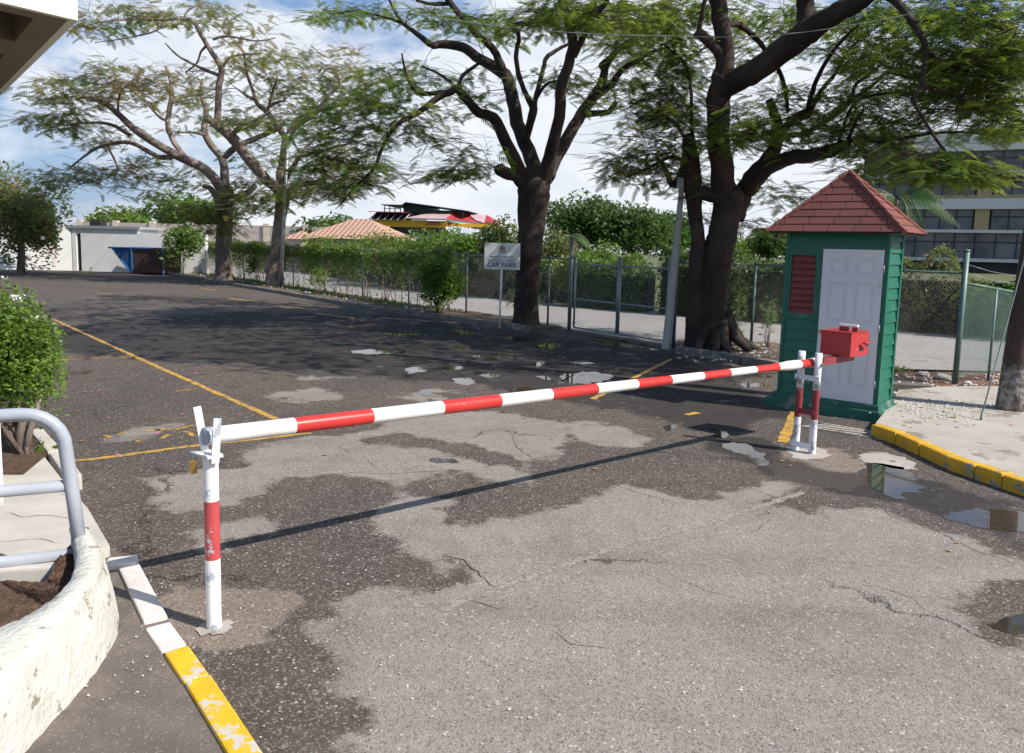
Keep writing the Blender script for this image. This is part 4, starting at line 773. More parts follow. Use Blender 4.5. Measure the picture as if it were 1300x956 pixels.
def bframe():
    c=Vector((BB.x,BB.y,0)); o=empty('pivot_stand',c,math.atan2(bn.y,bn.x),'two-legged red and white pivot frame in front of the booth door','stand')
    h=BB.z+.115
    for s in (-1,1):
        m=MB(); x=s*.092
        for a,b,k in ((-.02,.36,0),(.36,.665,1),(.665,h,0)): m.tube([(x,0,a),(x,0,b)],.036,16,m=k,cap=(b==h))
        m.build('leg',[M['post_white'],M['frame_red']],o)
    for z,k in ((.075,'post_white'),(.43,'frame_red'),(.785,'post_white')):
        m=MB(); m.bbox(-.135 if z!=.43 else -.1,.135 if z!=.43 else .1,-.042,-.022,z-.028,z+.028,.003); m.build('crossbar',M[k],o)
    m=MB(); m.tube([(-.14,0,BB.z),(.15,0,BB.z)],.016,10); m.build('pivot_pin',M['bark_mid'],o)
bframe()
# ------------------------------------------------------------------ booth
def booth():
    f0=G(970,515); f1=G(1116,537); u=(f1-f0); W=u.length; u.normalize(); rz=math.atan2(u.y,u.x)
    o=empty('guard_booth',f0,rz,'small green wooden guard booth with a red shingled pyramid roof','booth'); DP=.82
    m=MB(); m.bbox(0,W,0,DP,-.03,.13,.02); m.bbox(.07,W-.03,.04,DP-.04,.12,.20,.01); m.build('plinth',M['plinth'],o)
    x0,x1,y0,y1,zt=.13,W-.06,.085,DP-.1,2.36
    m=MB(); m.box(x0+.03,x1-.03,y0+.035,y1-.03,.2,zt); m.build('wall_core',M['green_wood'],o)
    def boards(name,a0,a1,face,z0,z1,bhh=.145,gapwin=None):
        m=MB(); z=z0
        while z<z1-.01:
            zz=min(z+bhh,z1); rngs=[(a0,a1)]
            t0,t1=.034,.012
            for (p,q) in rngs:
                if face=='f': vs=[(p,y0+.035-t0,z),(q,y0+.035-t0,z),(q,y0+.035-t1,zz),(p,y0+.035-t1,zz),(p,y0+.04,z),(q,y0+.04,z),(q,y0+.04,zz),(p,y0+.04,zz)]
                elif face=='r': vs=[(x1-.03+t0,p,z),(x1-.03+t0,q,z),(x1-.03+t1,q,zz),(x1-.03+t1,p,zz),(x1-.035,p,z),(x1-.035,q,z),(x1-.035,q,zz),(x1-.035,p,zz)]
                else: vs=[(x0+.03-t0,q,z),(x0+.03-t0,p,z),(x0+.03-t1,p,zz),(x0+.03-t1,q,zz),(x0+.035,q,z),(x0+.035,p,z),(x0+.035,p,zz),(x0+.035,q,zz)]
                m.add(vs,[(0,1,2,3),(4,0,3,7),(1,5,6,2),(0,4,5,1),(3,2,6,7)])
            z=zz
        m.build(name,M['green_wood'],o)
    dx0,dx1=.615,1.352
    boards('siding',x0+.04,dx0-.045,'f',.2,1.20); boards('siding',x0+.04,W-.09,'f',2.19,zt)
    boards('siding',y0+.07,y1-.06,'r',.2,zt); boards('siding',y0+.04,y1-.04,'l',.2,zt)
    for aa in ((x0,x0+.045,y0-.004,y0+.05,.19,zt,.004),(x1-.04,x1+.006,y0-.006,y0+.07,.19,zt,.004),(x1-.05,x1+.012,y1-.07,y1,.19,zt,.004)): m=MB(); m.bbox(*aa); m.build('corner_board',M['green_wood'],o)
    # louvre window
    m=MB(); wx0,wx1,wz0,wz1=.215,.53,1.275,2.03
    for a in ((x0+.045,wx0,y0+.0,y0+.04,1.20,2.12),(wx1,dx0-.045,y0+.0,y0+.04,1.20,2.12),(wx0,wx1,y0+.0,y0+.04,1.20,wz0),(wx0,wx1,y0+.0,y0+.04,wz1,2.12),(x0+.045,dx0-.045,y0+.001,y0+.04,2.12,2.19)): m.bbox(*a,.003)
    wn=m.build('window_frame',M['green_wood'],o)
    m=MB(); nl=9
    for i in range(nl):
        z=wz0+(wz1-wz0)*i/nl; m.add([(wx0,y0+.004,z),(wx1,y0+.004,z),(wx1,y0+.034,z+.082),(wx0,y0+.034,z+.082),(wx0,y0+.014,z-.002),(wx1,y0+.014,z-.002)],[(0,1,2,3),(4,5,1,0)])
    m.build('louvre',M['louvre'],wn)
    # door + frame
    m=MB(); m.bbox(dx0-.045,dx0,y0-.006,y0+.04,.19,2.19,.003); m.bbox(dx1,x1-.04,y0-.004,y0+.04,.19,2.19,.003); m.bbox(dx0,dx1,y0-.004,y0+.04,2.12,2.19,.003); m.build('door_frame',M['green_wood'],o)
    m=MB(); yd=y0-.016; z0,z1=.205,2.118; dw=dx1-dx0
    m.box(dx0+.004,dx1-.004,yd+.010,y0+.03,z0,z1)
    st=.095; cx=(dx0+dx1)/2; rails=[(z0,z0+.20),(z0+.86,z0+1.0),(z0+1.50,z0+1.60),(z1-.12,z1)]
    for a,b in rails: m.box(dx0+.004,dx1-.004,yd,yd+.012,a,b)
    for a,b in ((dx0+.004,dx0+st),(dx1-st,dx1-.004),(cx-st*.5,cx+st*.5)):
        for (r0,r1) in zip(rails[:-1],rails[1:]): m.box(a,b,yd+.0005,yd+.012,r0[1],r1[0])
    for (r0,r1) in zip(rails[:-1],rails[1:]):
        for a,b in ((dx0+st,cx-st*.5),(cx+st*.5,dx1-st)): m.bbox(a+.028,b-.028,yd+.003,yd+.014,r0[1]+.028,r1[0]-.028,.008)
    d=m.build('door',M['door_white'],o)
    m=MB(); m.tube([(dx0+.055,yd,1.06),(dx0+.055,yd-.035,1.06)],.010,10); m.tube([(dx0+.055,yd-.03,1.06),(dx0+.055,yd-.045,1.06),(dx0+.055,yd-.06,1.06)],[.018,.028,.018],12); m.build('door_knob',M['brass'],d)
    for z in (.45,1.15,1.88):
        m=MB(); m.bbox(dx1-.004,dx1+.012,yd-.006,yd+.006,z-.045,z+.045,.002); m.tube([(dx1+.004,yd-.008,z-.05),(dx1+.004,yd-.008,z+.05)],.006,8); m.build('hinge',M['galv'],d)
    # eaves + roof
    m=MB(); e=.02; m.bbox(x0-e-.01,x1+e,y0-e-.01,y1+e,zt-.05,zt+.02,.004)
    for (px_,py_) in ((x0-.17,y0-.17),(x1+.17,y0-.17),(x0-.17,y1+.17),(x1+.17,y1+.17)):
        cx_,cy_=(x0+x1)/2,(y0+y1)/2; m.tube([(px_,py_,zt-.045),(px_+(cx_-px_)*.2,py_+(cy_-py_)*.2,zt-.02)],.018,6)
    m.build('eaves',M['green_wood'],o)
    ov=.20; ez=zt-.03; ax=((x0+x1)/2,(y0+y1)/2,zt+.74); Cn=[(x0-ov,y0-ov,ez),(x1+ov,y0-ov,ez),(x1+ov,y1+ov,ez),(x0-ov,y1+ov,ez)]
    me=bpy.data.meshes.new('roof'); vs=[];fs=[];uvs=[]
    rows=8
    for k in range(4):
        a=Vector(Cn[k]); b=Vector(Cn[(k+1)%4]); t=Vector(ax); ex=(b-a).normalized(); mid=(a+b)/2; sl=(t-mid).length; nrm=(b-a).cross(t-a).normalized()
        for r in range(rows):    # overlapping shingle courses
            f0_,f1_=r/rows,min(1,(r+1.0)/rows); p=[a.lerp(t,f0_)+nrm*.007,b.lerp(t,f0_)+nrm*.007,b.lerp(t,f1_)+nrm*.001,a.lerp(t,f1_)+nrm*.001,a.lerp(t,f0_),b.lerp(t,f0_)]
            n=len(vs); vs+=p; fs+=[(n,n+1,n+2,n+3),(n+4,n+5,n+1,n)]
            rowh=sl/rows
            for q in (0,1,2,3): uvs.append(((p[q]-a).dot(ex)+k*.37+r*.11,(r+(0 if q<2 else 1))*.145+.003))
            for q in (4,5,1,0): uvs.append(((p[q]-a).dot(ex)+k*.37+r*.11,r*.145+.02))
    n=len(vs); vs+=[Vector(q)-Vector((0,0,.012)) for q in Cn]; fs.append((n+3,n+2,n+1,n)); uvs+=[(0,.05)]*4
    me.from_pydata([tuple(v) for v in vs],[],fs); uv=me.uv_layers.new(name='UVMap')
    for i,q in enumerate(uvs): uv.data[i].uv=q
    me.materials.append(M['shingle']); me.update(); ro=bpy.data.objects.new('roof',me); COL.objects.link(ro); ro.parent=o
    m=MB()
    for k in range(4):
        a=Vector(Cn[k]); t=Vector(ax)+Vector((0,0,.01)); nseg=9
        for i in range(nseg):
            p0=a.lerp(t,i/nseg)+Vector((0,0,.004)); p1=a.lerp(t,(i+1)/nseg)-Vector((0,0,.003)); m.tube([p0,p1],[.034,.030],6,smooth=False)
    m.build('ridge_caps',M['ridge'],ro)
M['ridge']=mat('ridge_shingle',(.20,.065,.05),(.15,.048,.038),14,.9,.3,60)
booth()
# drain grate
def grate():
    c=G(1068,546); rz=math.atan2(-.642,.766); o=empty('drain_grate',c,rz,'slotted concrete drain grate in the ground before the booth','grate'); m=MB(); m.box(-.34,.34,-.17,.17,.0,.005); m.build('pit',M['dark'],o); m=MB()
    for i in range(10):
        x=-.40+i*.078; m.add([(x,-.17,.012),(x+.050,-.17,.012),(x+.050+.16,.17,.012),(x+.16,.17,.012)],[(0,1,2,3)]); 
    m.box(-.42,.55,-.19,-.17,0,.013); m.box(-.42,.55,.17,.19,0,.013); m.build('bars',M['concrete'],o)
grate()
puddle([(1092,580),(1105,574),(1128,575),(1150,583),(1168,591),(1150,596),(1115,590),(1096,586)],'concrete_patch',41,'concrete')
puddle([(1000,572),(1030,567),(1052,574),(1045,583),(1015,582)],'concrete_patch',42,'concrete')
# ------------------------------------------------------------------ fences
def wirerod(V,F,a,b,r):
    d=(b-a).normalized(); h=Vector((0,0,1)).cross(d)
    if h.length<.05: h=Vector((1,0,0)).cross(d)
    h.normalize(); k=d.cross(h); n=len(V)
    for p in (a,b):
        for j in range(3):
            an=2.0944*j; V.append(tuple(p+h*(math.cos(an)*r)+k*(math.sin(an)*r)))
    for j in range(3): F.append((n+j,n+(j+1)%3,n+3+(j+1)%3,n+3+j))
def chain(name,p0,p1,z0,z1,m,parent,pitch=.062,r=.0021,z0b=None,z1b=None):
    """diagonal wire lattice clipped to the panel"""
    V=[];F=[]; L=(p1-p0).length; d=(p1-p0)/L; hgt=z1-z0; n=int((L+hgt)/pitch)
    def top(x,t): 
        za=z0+((z0b if z0b is not None else z0)-z0)*x/L; zb=z1+((z1b if z1b is not None else z1)-z1)*x/L; return za+(zb-za)*t
    for i in range(1,n+1):
        s=i*pitch
        for sg in (1,-1):
            xa,xb=(s,s-hgt)
            ta,tb=0.,1.
            if xa>L: ta=(xa-L)/hgt; xa=L
            if xb<0: tb=s/hgt; xb=0
            if tb-ta<.01: continue
            if sg<0: qa,qb=L-xa,L-xb
            else: qa,qb=xa,xb
            a=p0+d*qa; b=p0+d*qb
            wirerod(V,F,Vector((a.x,a.y,top(qa,ta))),Vector((b.x,b.y,top(qb,tb))),r)
    return npmesh(name,np.array(V),np.array(F),m,parent)
def fence(nm,p0,p1,posts,h,label,mw='wire',mp='galv_dark',rail=True,r=.0021,pitch=.062,z0=.06,group='chain-link fence runs'):
    o=empty(nm,p0,0,label,'fence',group); q=p1-p0; ch=chain('mesh',Vector((0,0,0)),q,z0,h-.04,M[mw],o,r=r,pitch=pitch)
    L=q.length; d=q.normalized()
    if rail: m=MB(); m.tube([Vector((0,0,h)),q+Vector((0,0,h))],.021,8); m.build('top_rail',M[mp],o)
    for s,hh,rr in posts:
        m=MB(); b=d*(s*L); m.tube([b,b+Vector((0,0,hh))],rr,10); m.tube([b+Vector((0,0,hh)),b+Vector((0,0,hh+.02)),b+Vector((0,0,hh+.035))],[rr*1.2,rr*1.1,rr*.4],10); m.build('post',M[mp],o)
    return o
GL=D(704,420,19.0); GL=Vector((1.42,19.6,0)); GR=FB
# choose gate left post on fence line
dline=(FC-FB).normalized()
fence('chain_link_fence',FA,FM,((0,2.15,.045),(.4,1.83,.03),(1,1.83,.03)),1.80,'chain-link fence run behind the green booth ending at the corner post',mp='post_green')
fence('chain_link_fence',FM,FB,((1,2.3,.045),),1.80,'short chain-link fence run behind the thick-trunked tree')
fence('chain_link_fence',GL,FC,((0,2.3,.05),(.18,1.83,.03),(1,1.83,.03)),1.78,'chain-link fence run behind the car park sign and tree')
nL=8; fence('chain_link_fence',FC,FD,tuple(((i+1)/nL,1.83,.03) for i in range(nL)),1.80,'long chain-link fence run overgrown with creeper beside the car park',r=.003,pitch=.10)
# double gate leaves
def leaf(a,b,label):
    o=empty('gate_leaf',a,0,label,'gate','chain-link gate leaves'); q=b-a; h=1.66; z=.10
    m=MB(); pr=.024
    for s in (0,1): m.tube([q*s+Vector((0,0,z)),q*s+Vector((0,0,h+.22))],pr*1.15,10)
    for zz in (z,.80,h): m.tube([Vector((0,0,zz)),q+Vector((0,0,zz))],pr*.85,8)
    m.build('frame',M['galv'],o); chain('mesh',Vector((0,0,0)),q,z,h,M['wire'],o,r=.0027)
    n=int(q.length/.16)
    for i in range(1,n): m=MB(); m.tube([q*(i/n)+Vector((0,0,h)),q*(i/n)+Vector((0,0,h+.13))],.006,4); m.build('spike',M['galv_dark'],o)
ga=GL.lerp(GR,.05); gm=GL.lerp(GR,.49); gb=GL.lerp(GR,.94)
leaf(ga,gm,'left chain-link gate leaf, hinged near the tree behind the car park sign'); leaf(gm+dline*-.06,gb,'right chain-link gate leaf, hinged beside the tall grey pole')
# leaning return panel on the right
def retpanel():
    a=FA; b=Vector((8.5,13.35,0)); o=empty('mesh_fence',a,0,'greenish chain-link panel turning off the corner post beside the utility pole','fence'); q=b-a
    chain('mesh',Vector((0,0,0)),q,.1,1.63,M['wire_green'],o,r=.003,z0b=.17,z1b=1.47,pitch=.042)
    m=MB(); m.tube([Vector((0,0,1.65)),q+Vector((0,0,1.49))],.02,8); m.build('top_rail',M['post_green'],o)
    for s,h in ((.62,1.54),(1,1.5)): m=MB(); m.tube([q*s,q*s+Vector((0,0,h))],.022,8); m.build('post',M['post_green'],o)
    m=MB()
    for z0_,z1_ in ((1.95,1.75),(1.82,1.62)): m.tube([Vector((0,0,z0_)),q*.5+Vector((0,0,(z0_+z1_)/2-.02)),q*1.1+Vector((0,0,z1_))],.004,4)
    m.build('barbed_wire',M['galv'],o)
retpanel()
# poles
def pole(nm,px,base,top,Y,r0,r1,m,label,cat='pole'):
    b=D(*base,Y); b.z=0; t=D(*top,Y); mb=MB(); mb.tube([b,b.lerp(t,.5),t],[r0,(r0+r1)/2,r1],14); o=mb.build(nm,M[m]); return tag(o,label,cat)
M['pole_grey']=mat('pole_grey',(.42,.41,.39),(.34,.33,.31),2,.7,.15,20)
def greypole():
    Y=16.2; b=G(846,443); t=D(866,233,b.y); o=empty('light_pole',b,0,'tall slim pale grey pole between the gates and thick tree','pole')
    mb=MB(); mb.tube([Vector((0,0,0)),t-b],[.10,.055],8,smooth=False); mb.build('shaft',M['pole_grey'],o); mb=MB(); p=t-b; mb.bbox(-.12,.12,-.08,.08,p.z-.1,p.z+.12,.01,M=Matrix.Translation((p.x,0,0))); mb.build('lamp_head',M['rail_grey'],o)
greypole()
b=G(356,366); t=D(366,170,b.y); mb=MB(); mb.tube([b,t],[.10,.07],8); tag(mb.build('metal_pole',M['galv']),'slim pale metal pole standing against the second leaning tree','pole')
def utility():
    b=G(1281,531); b.z=.1; Y=b.y; o=empty('utility_pole',b,0,'rough wooden utility pole with pale weathered base at the right edge','pole'); m=MB()
    t=D(1316,300,Y); d=(t-b).normalized(); L=9
    m.tube([d*(L*s) for s in (0,.03,.06,.1,.15,.2,.3,.4,.7,1)],[.175,.165,.161,.158,.155,.152,.147,.14,.12,.10],18,jit=.05); m.build('shaft',M['pole_wood'],o)
    m=MB(); p=[d*(L*s)+Vector((.03,-.17+.06*s,0)) for s in (.14,.3,.5,.8)]; m.tube(p,.028,8); m.build('conduit',M['post_green'],o)
    q=G(1243,546); q.z=.1; o2=empty('guy_rod',q,0,'thin steel guy rod rising from the pavement to the utility pole','rod'); m=MB(); e=D(1300,330,Y-.12)-q; m.tube([Vector((0,0,0)),D(1262,470,9.6)-q,e,e+d*5],.009,6); m.build('rod',M['galv_dark'],o2); m=MB(); m.tube([Vector((0,0,-.05)),(D(1262,470,9.6)-q)*.22],.016,6); m.build('anchor_eye',M['galv_dark'],o2)
utility()
# overhead cables
def cable(pts,Y,r,m,label):
    P=[np.array([*D(x,y,Y)]) for x,y in pts]; mb=MB(); mb.tube([Vector(p) for p in smooth(P,4)],r,5); tag(mb.build('overhead_cable',M[m]),label,'cable')
cable([(380,-12),(430,1),(540,20),(640,34),(750,43),(860,46),(931,47),(1000,43),(1056,36),(1135,22),(1236,0),(1300,-18)],12.,.0065,'cable_pale','pale cable sagging across the top of the trees')
cable([(1040,62),(1100,84),(1160,100),(1290,128),(1380,150)],13.,.008,'cable','dark thin cable crossing the leaves above the booth')
# ------------------------------------------------------------------ sign
def text(s,size,loc,m,parent,nm='lettering',bold=0.,sx=1.):
    cu=bpy.data.curves.new(nm,'FONT'); cu.body=s; cu.size=size; cu.align_x='CENTER'; cu.align_y='CENTER'; cu.extrude=.002; cu.offset=bold; tmp=bpy.data.objects.new(nm,cu); COL.objects.link(tmp)
    dg=bpy.context.evaluated_depsgraph_get(); me=bpy.data.meshes.new_from_object(tmp.evaluated_get(dg)); bpy.data.objects.remove(tmp); me.materials.clear(); me.materials.append(m)
    o=bpy.data.objects.new(nm,me); COL.objects.link(o); o.parent=parent; o.location=loc; o.rotation_euler=(R_(90),0,0); o.scale=(sx,1,1); return o
def sign():
    b=G(634,416); Y=b.y; o=empty('car_park_sign',b,R_(-3),'white CAR PARK sign board with small crest on a slim post','sign')
    c=D(637.5,325.5,Y)-b; w,h=.90,.66; m=MB(); m.bbox(c.x-w/2,c.x+w/2,-.012,.012,c.z-h/2,c.z+h/2,.006); bd=m.build('board',M['sign_face'],o)
    m=MB(); m.tube([(0,.035,0),(c.x,.035,c.z+.25)],.028,10); m.build('post',M['white_paint'],o)
    text('CAR PARK',.165,(c.x,-.014,c.z-.215),M['navy'],bd,bold=.002,sx=.95); text('MINISTRY OF INDUSTRY,',.078,(c.x,-.014,c.z-.02),M['grey_ink'],bd,sx=.72); text('INVESTMENT & COMMERCE',.085,(c.x,-.014,c.z-.105),M['grey_ink'],bd,sx=.68)
    m=MB(); z=c.z+.18; sh=[(-.035,.05),(.035,.05),(.037,-.02),(0,-.075),(-.037,-.02)]; m.add([(c.x+x,-.0145,z+y) for x,y in sh],[tuple(range(5))[::-1]]); m.add([(c.x-.02,-.0145,z+.055),(c.x+.02,-.0145,z+.055),(c.x+.012,-.0145,z+.09),(c.x-.012,-.0145,z+.09)],[(0,1,2,3)],1)
    for s in (-1,1): m.add([(c.x+s*x,-.0147,z+y) for x,y in ((.048,.04),(.06,.055),(.07,.03),(.062,-.02),(.075,-.07),(.045,-.07),(.052,-.02))],[tuple(range(7))],1)
    m.add([(c.x-.08,-.0146,z-.078),(c.x+.08,-.0146,z-.078),(c.x+.07,-.0146,z-.092),(c.x-.07,-.0146,z-.092)],[(0,1,2,3)],1); m.build('crest',[M['orange_ink'],M['brown_ink']],bd)
sign()
# ------------------------------------------------------------------ vegetation by the fence
def creeper():
    o=empty('creeper_hedge',FC,0,'long curtain of green creeper covering the chain-link fence','hedge'); q=FD-FC; L=q.length; d=q.normalized(); s=np.array([-d.y,d.x,0]); dd=np.array(tuple(d))
    n=62000; t=rng.uniform(.03,1,n)**1.0*L; z=rng.uniform(.15,2.02,n); ph=np.sin(t*1.7)+np.sin(t*.63+1)+np.sin(t*3.1+2)*.6; ph2=np.sin(t*7.3)+np.sin(t*11.7+1)
    dens=np.clip((z-.55+.16*ph)*1.2,.06,1)*(.55+.25*ph2*.5)+np.where(z>1.35,.5,0); keep=rng.uniform(0,1,n)<dens; keep&=z<1.86+.07*ph+.05*ph2
    t,z=t[keep],z[keep]; off_=rng.normal(0,.11,len(t))*(.5+.6*z/2)-.06; p=dd*t[:,None]+s*off_[:,None]; p[:,2]+=z; leafcloud('foliage',p,.12,M['leaf_vine'],o)
    m=MB()
    for i in range(90):
        a=random.uniform(.02,1)*L; z1=random.uniform(.7,1.8); b=d*a; m.tube([b+Vector((0,0,0)),b+Vector((random.uniform(-.2,.2),random.uniform(-.1,.1),z1*.5)),b+Vector((random.uniform(-.3,.3),random.uniform(-.1,.1),z1))],[.012,.009,.005],4)
    m.build('stem',M['bark_mid'],o)
creeper()
shrub('roadside_shrub',G(556,400),1.85,.95,5600,.12,M['leaf_hedge'],'tall leafy shrub against the fence left of the car park sign','shrub',T=T_LEAF,k=26,lump=.24,zc=.56,zr=.48,nst=14)
shrub('roadside_shrub',G(405,376),1.0,.5,420,.10,M['leaf_vine'],'small sparse shrub with a pink flower at the creeper fence','shrub')
shrub('roadside_shrub',G(660,404),1.0,.6,520,.11,M['leaf_rusty'],'sparse rusty-leaved shrub under the car park sign by the trunk','shrub')
shrub('roadside_shrub',G(975,444),1.1,.28,150,.11,M['leaf_hedge'],'thin young shrub between the thick tree and green booth','shrub',k=6,nst=5)
shrub('roadside_shrub',G(326,357),1.2,.7,500,.16,M['leaf_vine'],'low yellowish shrub between the two far trees','shrub')
shrub('roadside_shrub',G(232,350),3.2,1.3,1500,.24,M['leaf_hedge'],'broad dark shrub standing right of the blue skip','shrub')
def vineT4():
    o=empty('climbing_vine',G(935,440),0,'leafy vine hanging beside the thick dark trunk','vine'); p=[]
    for i in range(330):
        z=random.uniform(.25,1.85); p.append((.05+random.gauss(0,.13)*(.5+z*.4),.2+random.gauss(0,.12),z))
    leafcloud('foliage',np.array(p),.11,M['leaf_hedge'],o,T_LONG); m=MB(); m.tube([(0,.1,0),(.05,.2,.8),(.02,.2,1.8)],[.015,.012,.006],5); m.build('stem',M['bark_mid'],o)
vineT4()
# plants beyond the road
def hedge_run(nm,a,b,h,th,n,leafs,m,label,zlo=.0,lump=.12,group=None):
    a=Vector(a);b=Vector(b); o=empty(nm,a,0,label,'hedge',group); q=b-a; L=q.length; d=q.normalized(); s=np.array([-d.y,d.x,0]); dd=np.array(tuple(d)); t=rng.uniform(0,1,n)*L
    ph=np.sin(t*1.3)+np.sin(t*2.9+1)+.6*np.sin(t*6.1); side=rng.uniform(0,1,n); z=np.where(side<.72,rng.uniform(zlo,1,n),1.)*h*(1+lump*ph*.5); offs=np.where(side<.72,np.where(rng.uniform(0,1,n)<.8,-1,1)*th*.5,rng.uniform(-.5,.5,n)*th); offs=offs+rng.normal(0,.09,n); z=z+rng.normal(0,.05,n)
    p=dd*t[:,None]+s*offs[:,None]; p[:,2]+=np.maximum(.03,z); leafcloud('foliage',p,leafs,m,o); mb=MB(); sh=np.array(tuple(d)); mb.box(0,L,-th*.32,th*.32,.02,h*.8,M=Matrix(((d.x,-d.y,0,0),(d.y,d.x,0,0),(0,0,1,0),(0,0,0,1)))); mb.build('dark_core',M['leaf_core'],o); return o  # solid dark block fills the inside of the hedge
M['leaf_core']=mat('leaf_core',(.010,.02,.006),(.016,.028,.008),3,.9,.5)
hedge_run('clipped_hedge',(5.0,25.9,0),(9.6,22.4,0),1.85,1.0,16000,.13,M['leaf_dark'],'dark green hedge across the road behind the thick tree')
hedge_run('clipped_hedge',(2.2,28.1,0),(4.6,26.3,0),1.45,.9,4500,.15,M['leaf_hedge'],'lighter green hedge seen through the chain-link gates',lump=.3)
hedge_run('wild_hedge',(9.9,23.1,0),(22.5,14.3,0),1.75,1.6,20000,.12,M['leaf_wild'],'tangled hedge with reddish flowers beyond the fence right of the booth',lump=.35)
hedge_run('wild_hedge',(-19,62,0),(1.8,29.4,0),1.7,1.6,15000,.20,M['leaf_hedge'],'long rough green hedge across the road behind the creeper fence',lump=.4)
shrub('roadside_shrub',(12.4,20.1,0),1.7,1.0,3600,.13,M['leaf_hedge'],'rounded dark shrub beyond the fence left of the corner post','shrub',k=10,zc=.5)
shrub('garden_shrub',(1.9,28.5,0),1.9,.75,1700,.17,M['leaf_yellow'],'pale yellow-green shrub seen through the left gate leaf','shrub',k=10)
shrub('garden_shrub',(3.2,29.5,0),2.2,1.1,1800,.16,M['leaf_hedge'],'green garden shrub with pink blooms behind the yellowish shrub','shrub',k=10)
for i,(px,py,Y,h,r,mm,lb) in enumerate(((545,380,36,2.9,2.0,'leaf_hedge','bushy green shrub across the road below the yellow building'),(505,380,38,2.7,1.8,'leaf_vine','olive green shrub across the road right of the clay roof'),(600,380,34,2.7,1.7,'leaf_hedge','rounded green shrub across the road left of the car park sign'),(632,380,31,3.3,.95,'leaf_rusty','greyish flowering shrub rising behind the car park sign'),(650,380,33,2.2,1.5,'leaf_dark','dark shrub across the road behind the centre trunk'),(470,380,42,2.5,2.,'leaf_dark','dark shrub across the road by the clay roofed house'),(700,380,31,2.6,1.1,'leaf_wild','yellowish shrub right of the centre tree trunk'))):
    b=D(px,py,Y); shrub('garden_shrub',(b.x,Y,0),h+.05,r*1.1,4200,.19,M[mm],lb,'shrub',k=16,zc=.55,zr=.45)
for i,(px,Y,h,r,n,lf,mm,lb) in enumerate(((745,62,5.9,4.0,9000,.36,'leaf_dark','large dark green mango-like tree left of the tree group beyond the gates'),(800,60,5.4,3.6,9000,.36,'leaf_dark','large dark rounded tree in the middle of the group beyond the gates'),(846,66,5.3,3.0,7000,.36,'leaf_bright','bright green rounded tree right of the group beyond the gates'),
    (975,75,4.5,2.2,3500,.4,'leaf_dark','small dark tree beyond the hedge left of the booth roof'),(998,80,4.6,2.4,3500,.4,'leaf_dark','dark tree just visible against the booth roof edge'),(245,75,6.2,4.5,5000,.5,'leaf_hedge','broad green tree beyond the white wall behind the left trunk'),(170,80,5.0,4.5,4000,.5,'leaf_vine','low green tree on the skyline above the white doorway'),(425,72,4.6,2.2,2500,.4,'leaf_hedge','small green tree on the skyline left of the clay roof'),(395,60,3.9,1.6,2000,.35,'leaf_dark','small dark tree behind the pale wall by the pole'),(950,95,4.1,5.,2500,.5,'leaf_vine','low hazy treeline right of the thick trunk'))):
    bigtree('distant_tree',px,320,Y,h,r,n,lf,M[mm],lb,'trees beyond the fence',k=26 if n>6000 else 16)
# scrubby bush far left with rusty leaves
o=bigtree('scrub_tree',24,300,42,6.4,2.8,10000,.27,M['leaf_scrub'],'bushy tree with rusty leaves before the white wall at far left',k=34,zc=2.5,rz=3.1,lump=.24)
# palms
def palm(px,Y,h,nf,fl_,label,hang=.9,tr=.1):
    b=D(px,320,Y); o=empty('palm_tree',(b.x,Y,0),0,label,'tree'); V=[];F=[]; m=MB(); m.tube([(0,0,0),(.05,0,h*.5),(0,0,h)],[tr*1.4,tr,tr*.8],8)
    for k in range(nf):
        a=6.283*k/nf+random.uniform(-.2,.2); el=random.uniform(.1,1.1); d=Vector((math.cos(a),math.sin(a),0)); P=[]
        for i in range(11):
            t=i/10; P.append(Vector((0,0,h))+d*(fl_*t*math.cos(el*.6))+Vector((0,0,fl_*(math.sin(el)*t-hang*t*t))))
        m.tube(P,[.03*(1-.8*i/10) for i in range(11)],4); s=Vector((-d.y,d.x,0))
        for i in range(1,10):
            for u in (0,.5):
                p=P[i].lerp(P[i+1],u); tt=(P[i+1]-P[i]).normalized(); l=fl_*.30*math.sin(math.pi*min(1,(i+u)/10*.85+.12))
                for sg in (-1,1):
                    e=p+s*(sg*l*.6)+tt*l*.45+Vector((0,0,-l*.65)); w=tt*.035; n=len(V); V+= [tuple(p-w),tuple(p+w),tuple(e+w*.2),tuple(e-w*.2)]; F.append((n,n+1,n+2,n+3))
    m.build('trunk',M['bark_mid'],o); npmesh('crown',np.array(V),np.array(F),M['leaf_palm'],o)
palm(1132,27,3.9,13,2.1,'palm with drooping fronds behind the booth roof')
palm(722,40,2.6,9,1.5,'small palm with yellowish fronds right of the centre trunk')
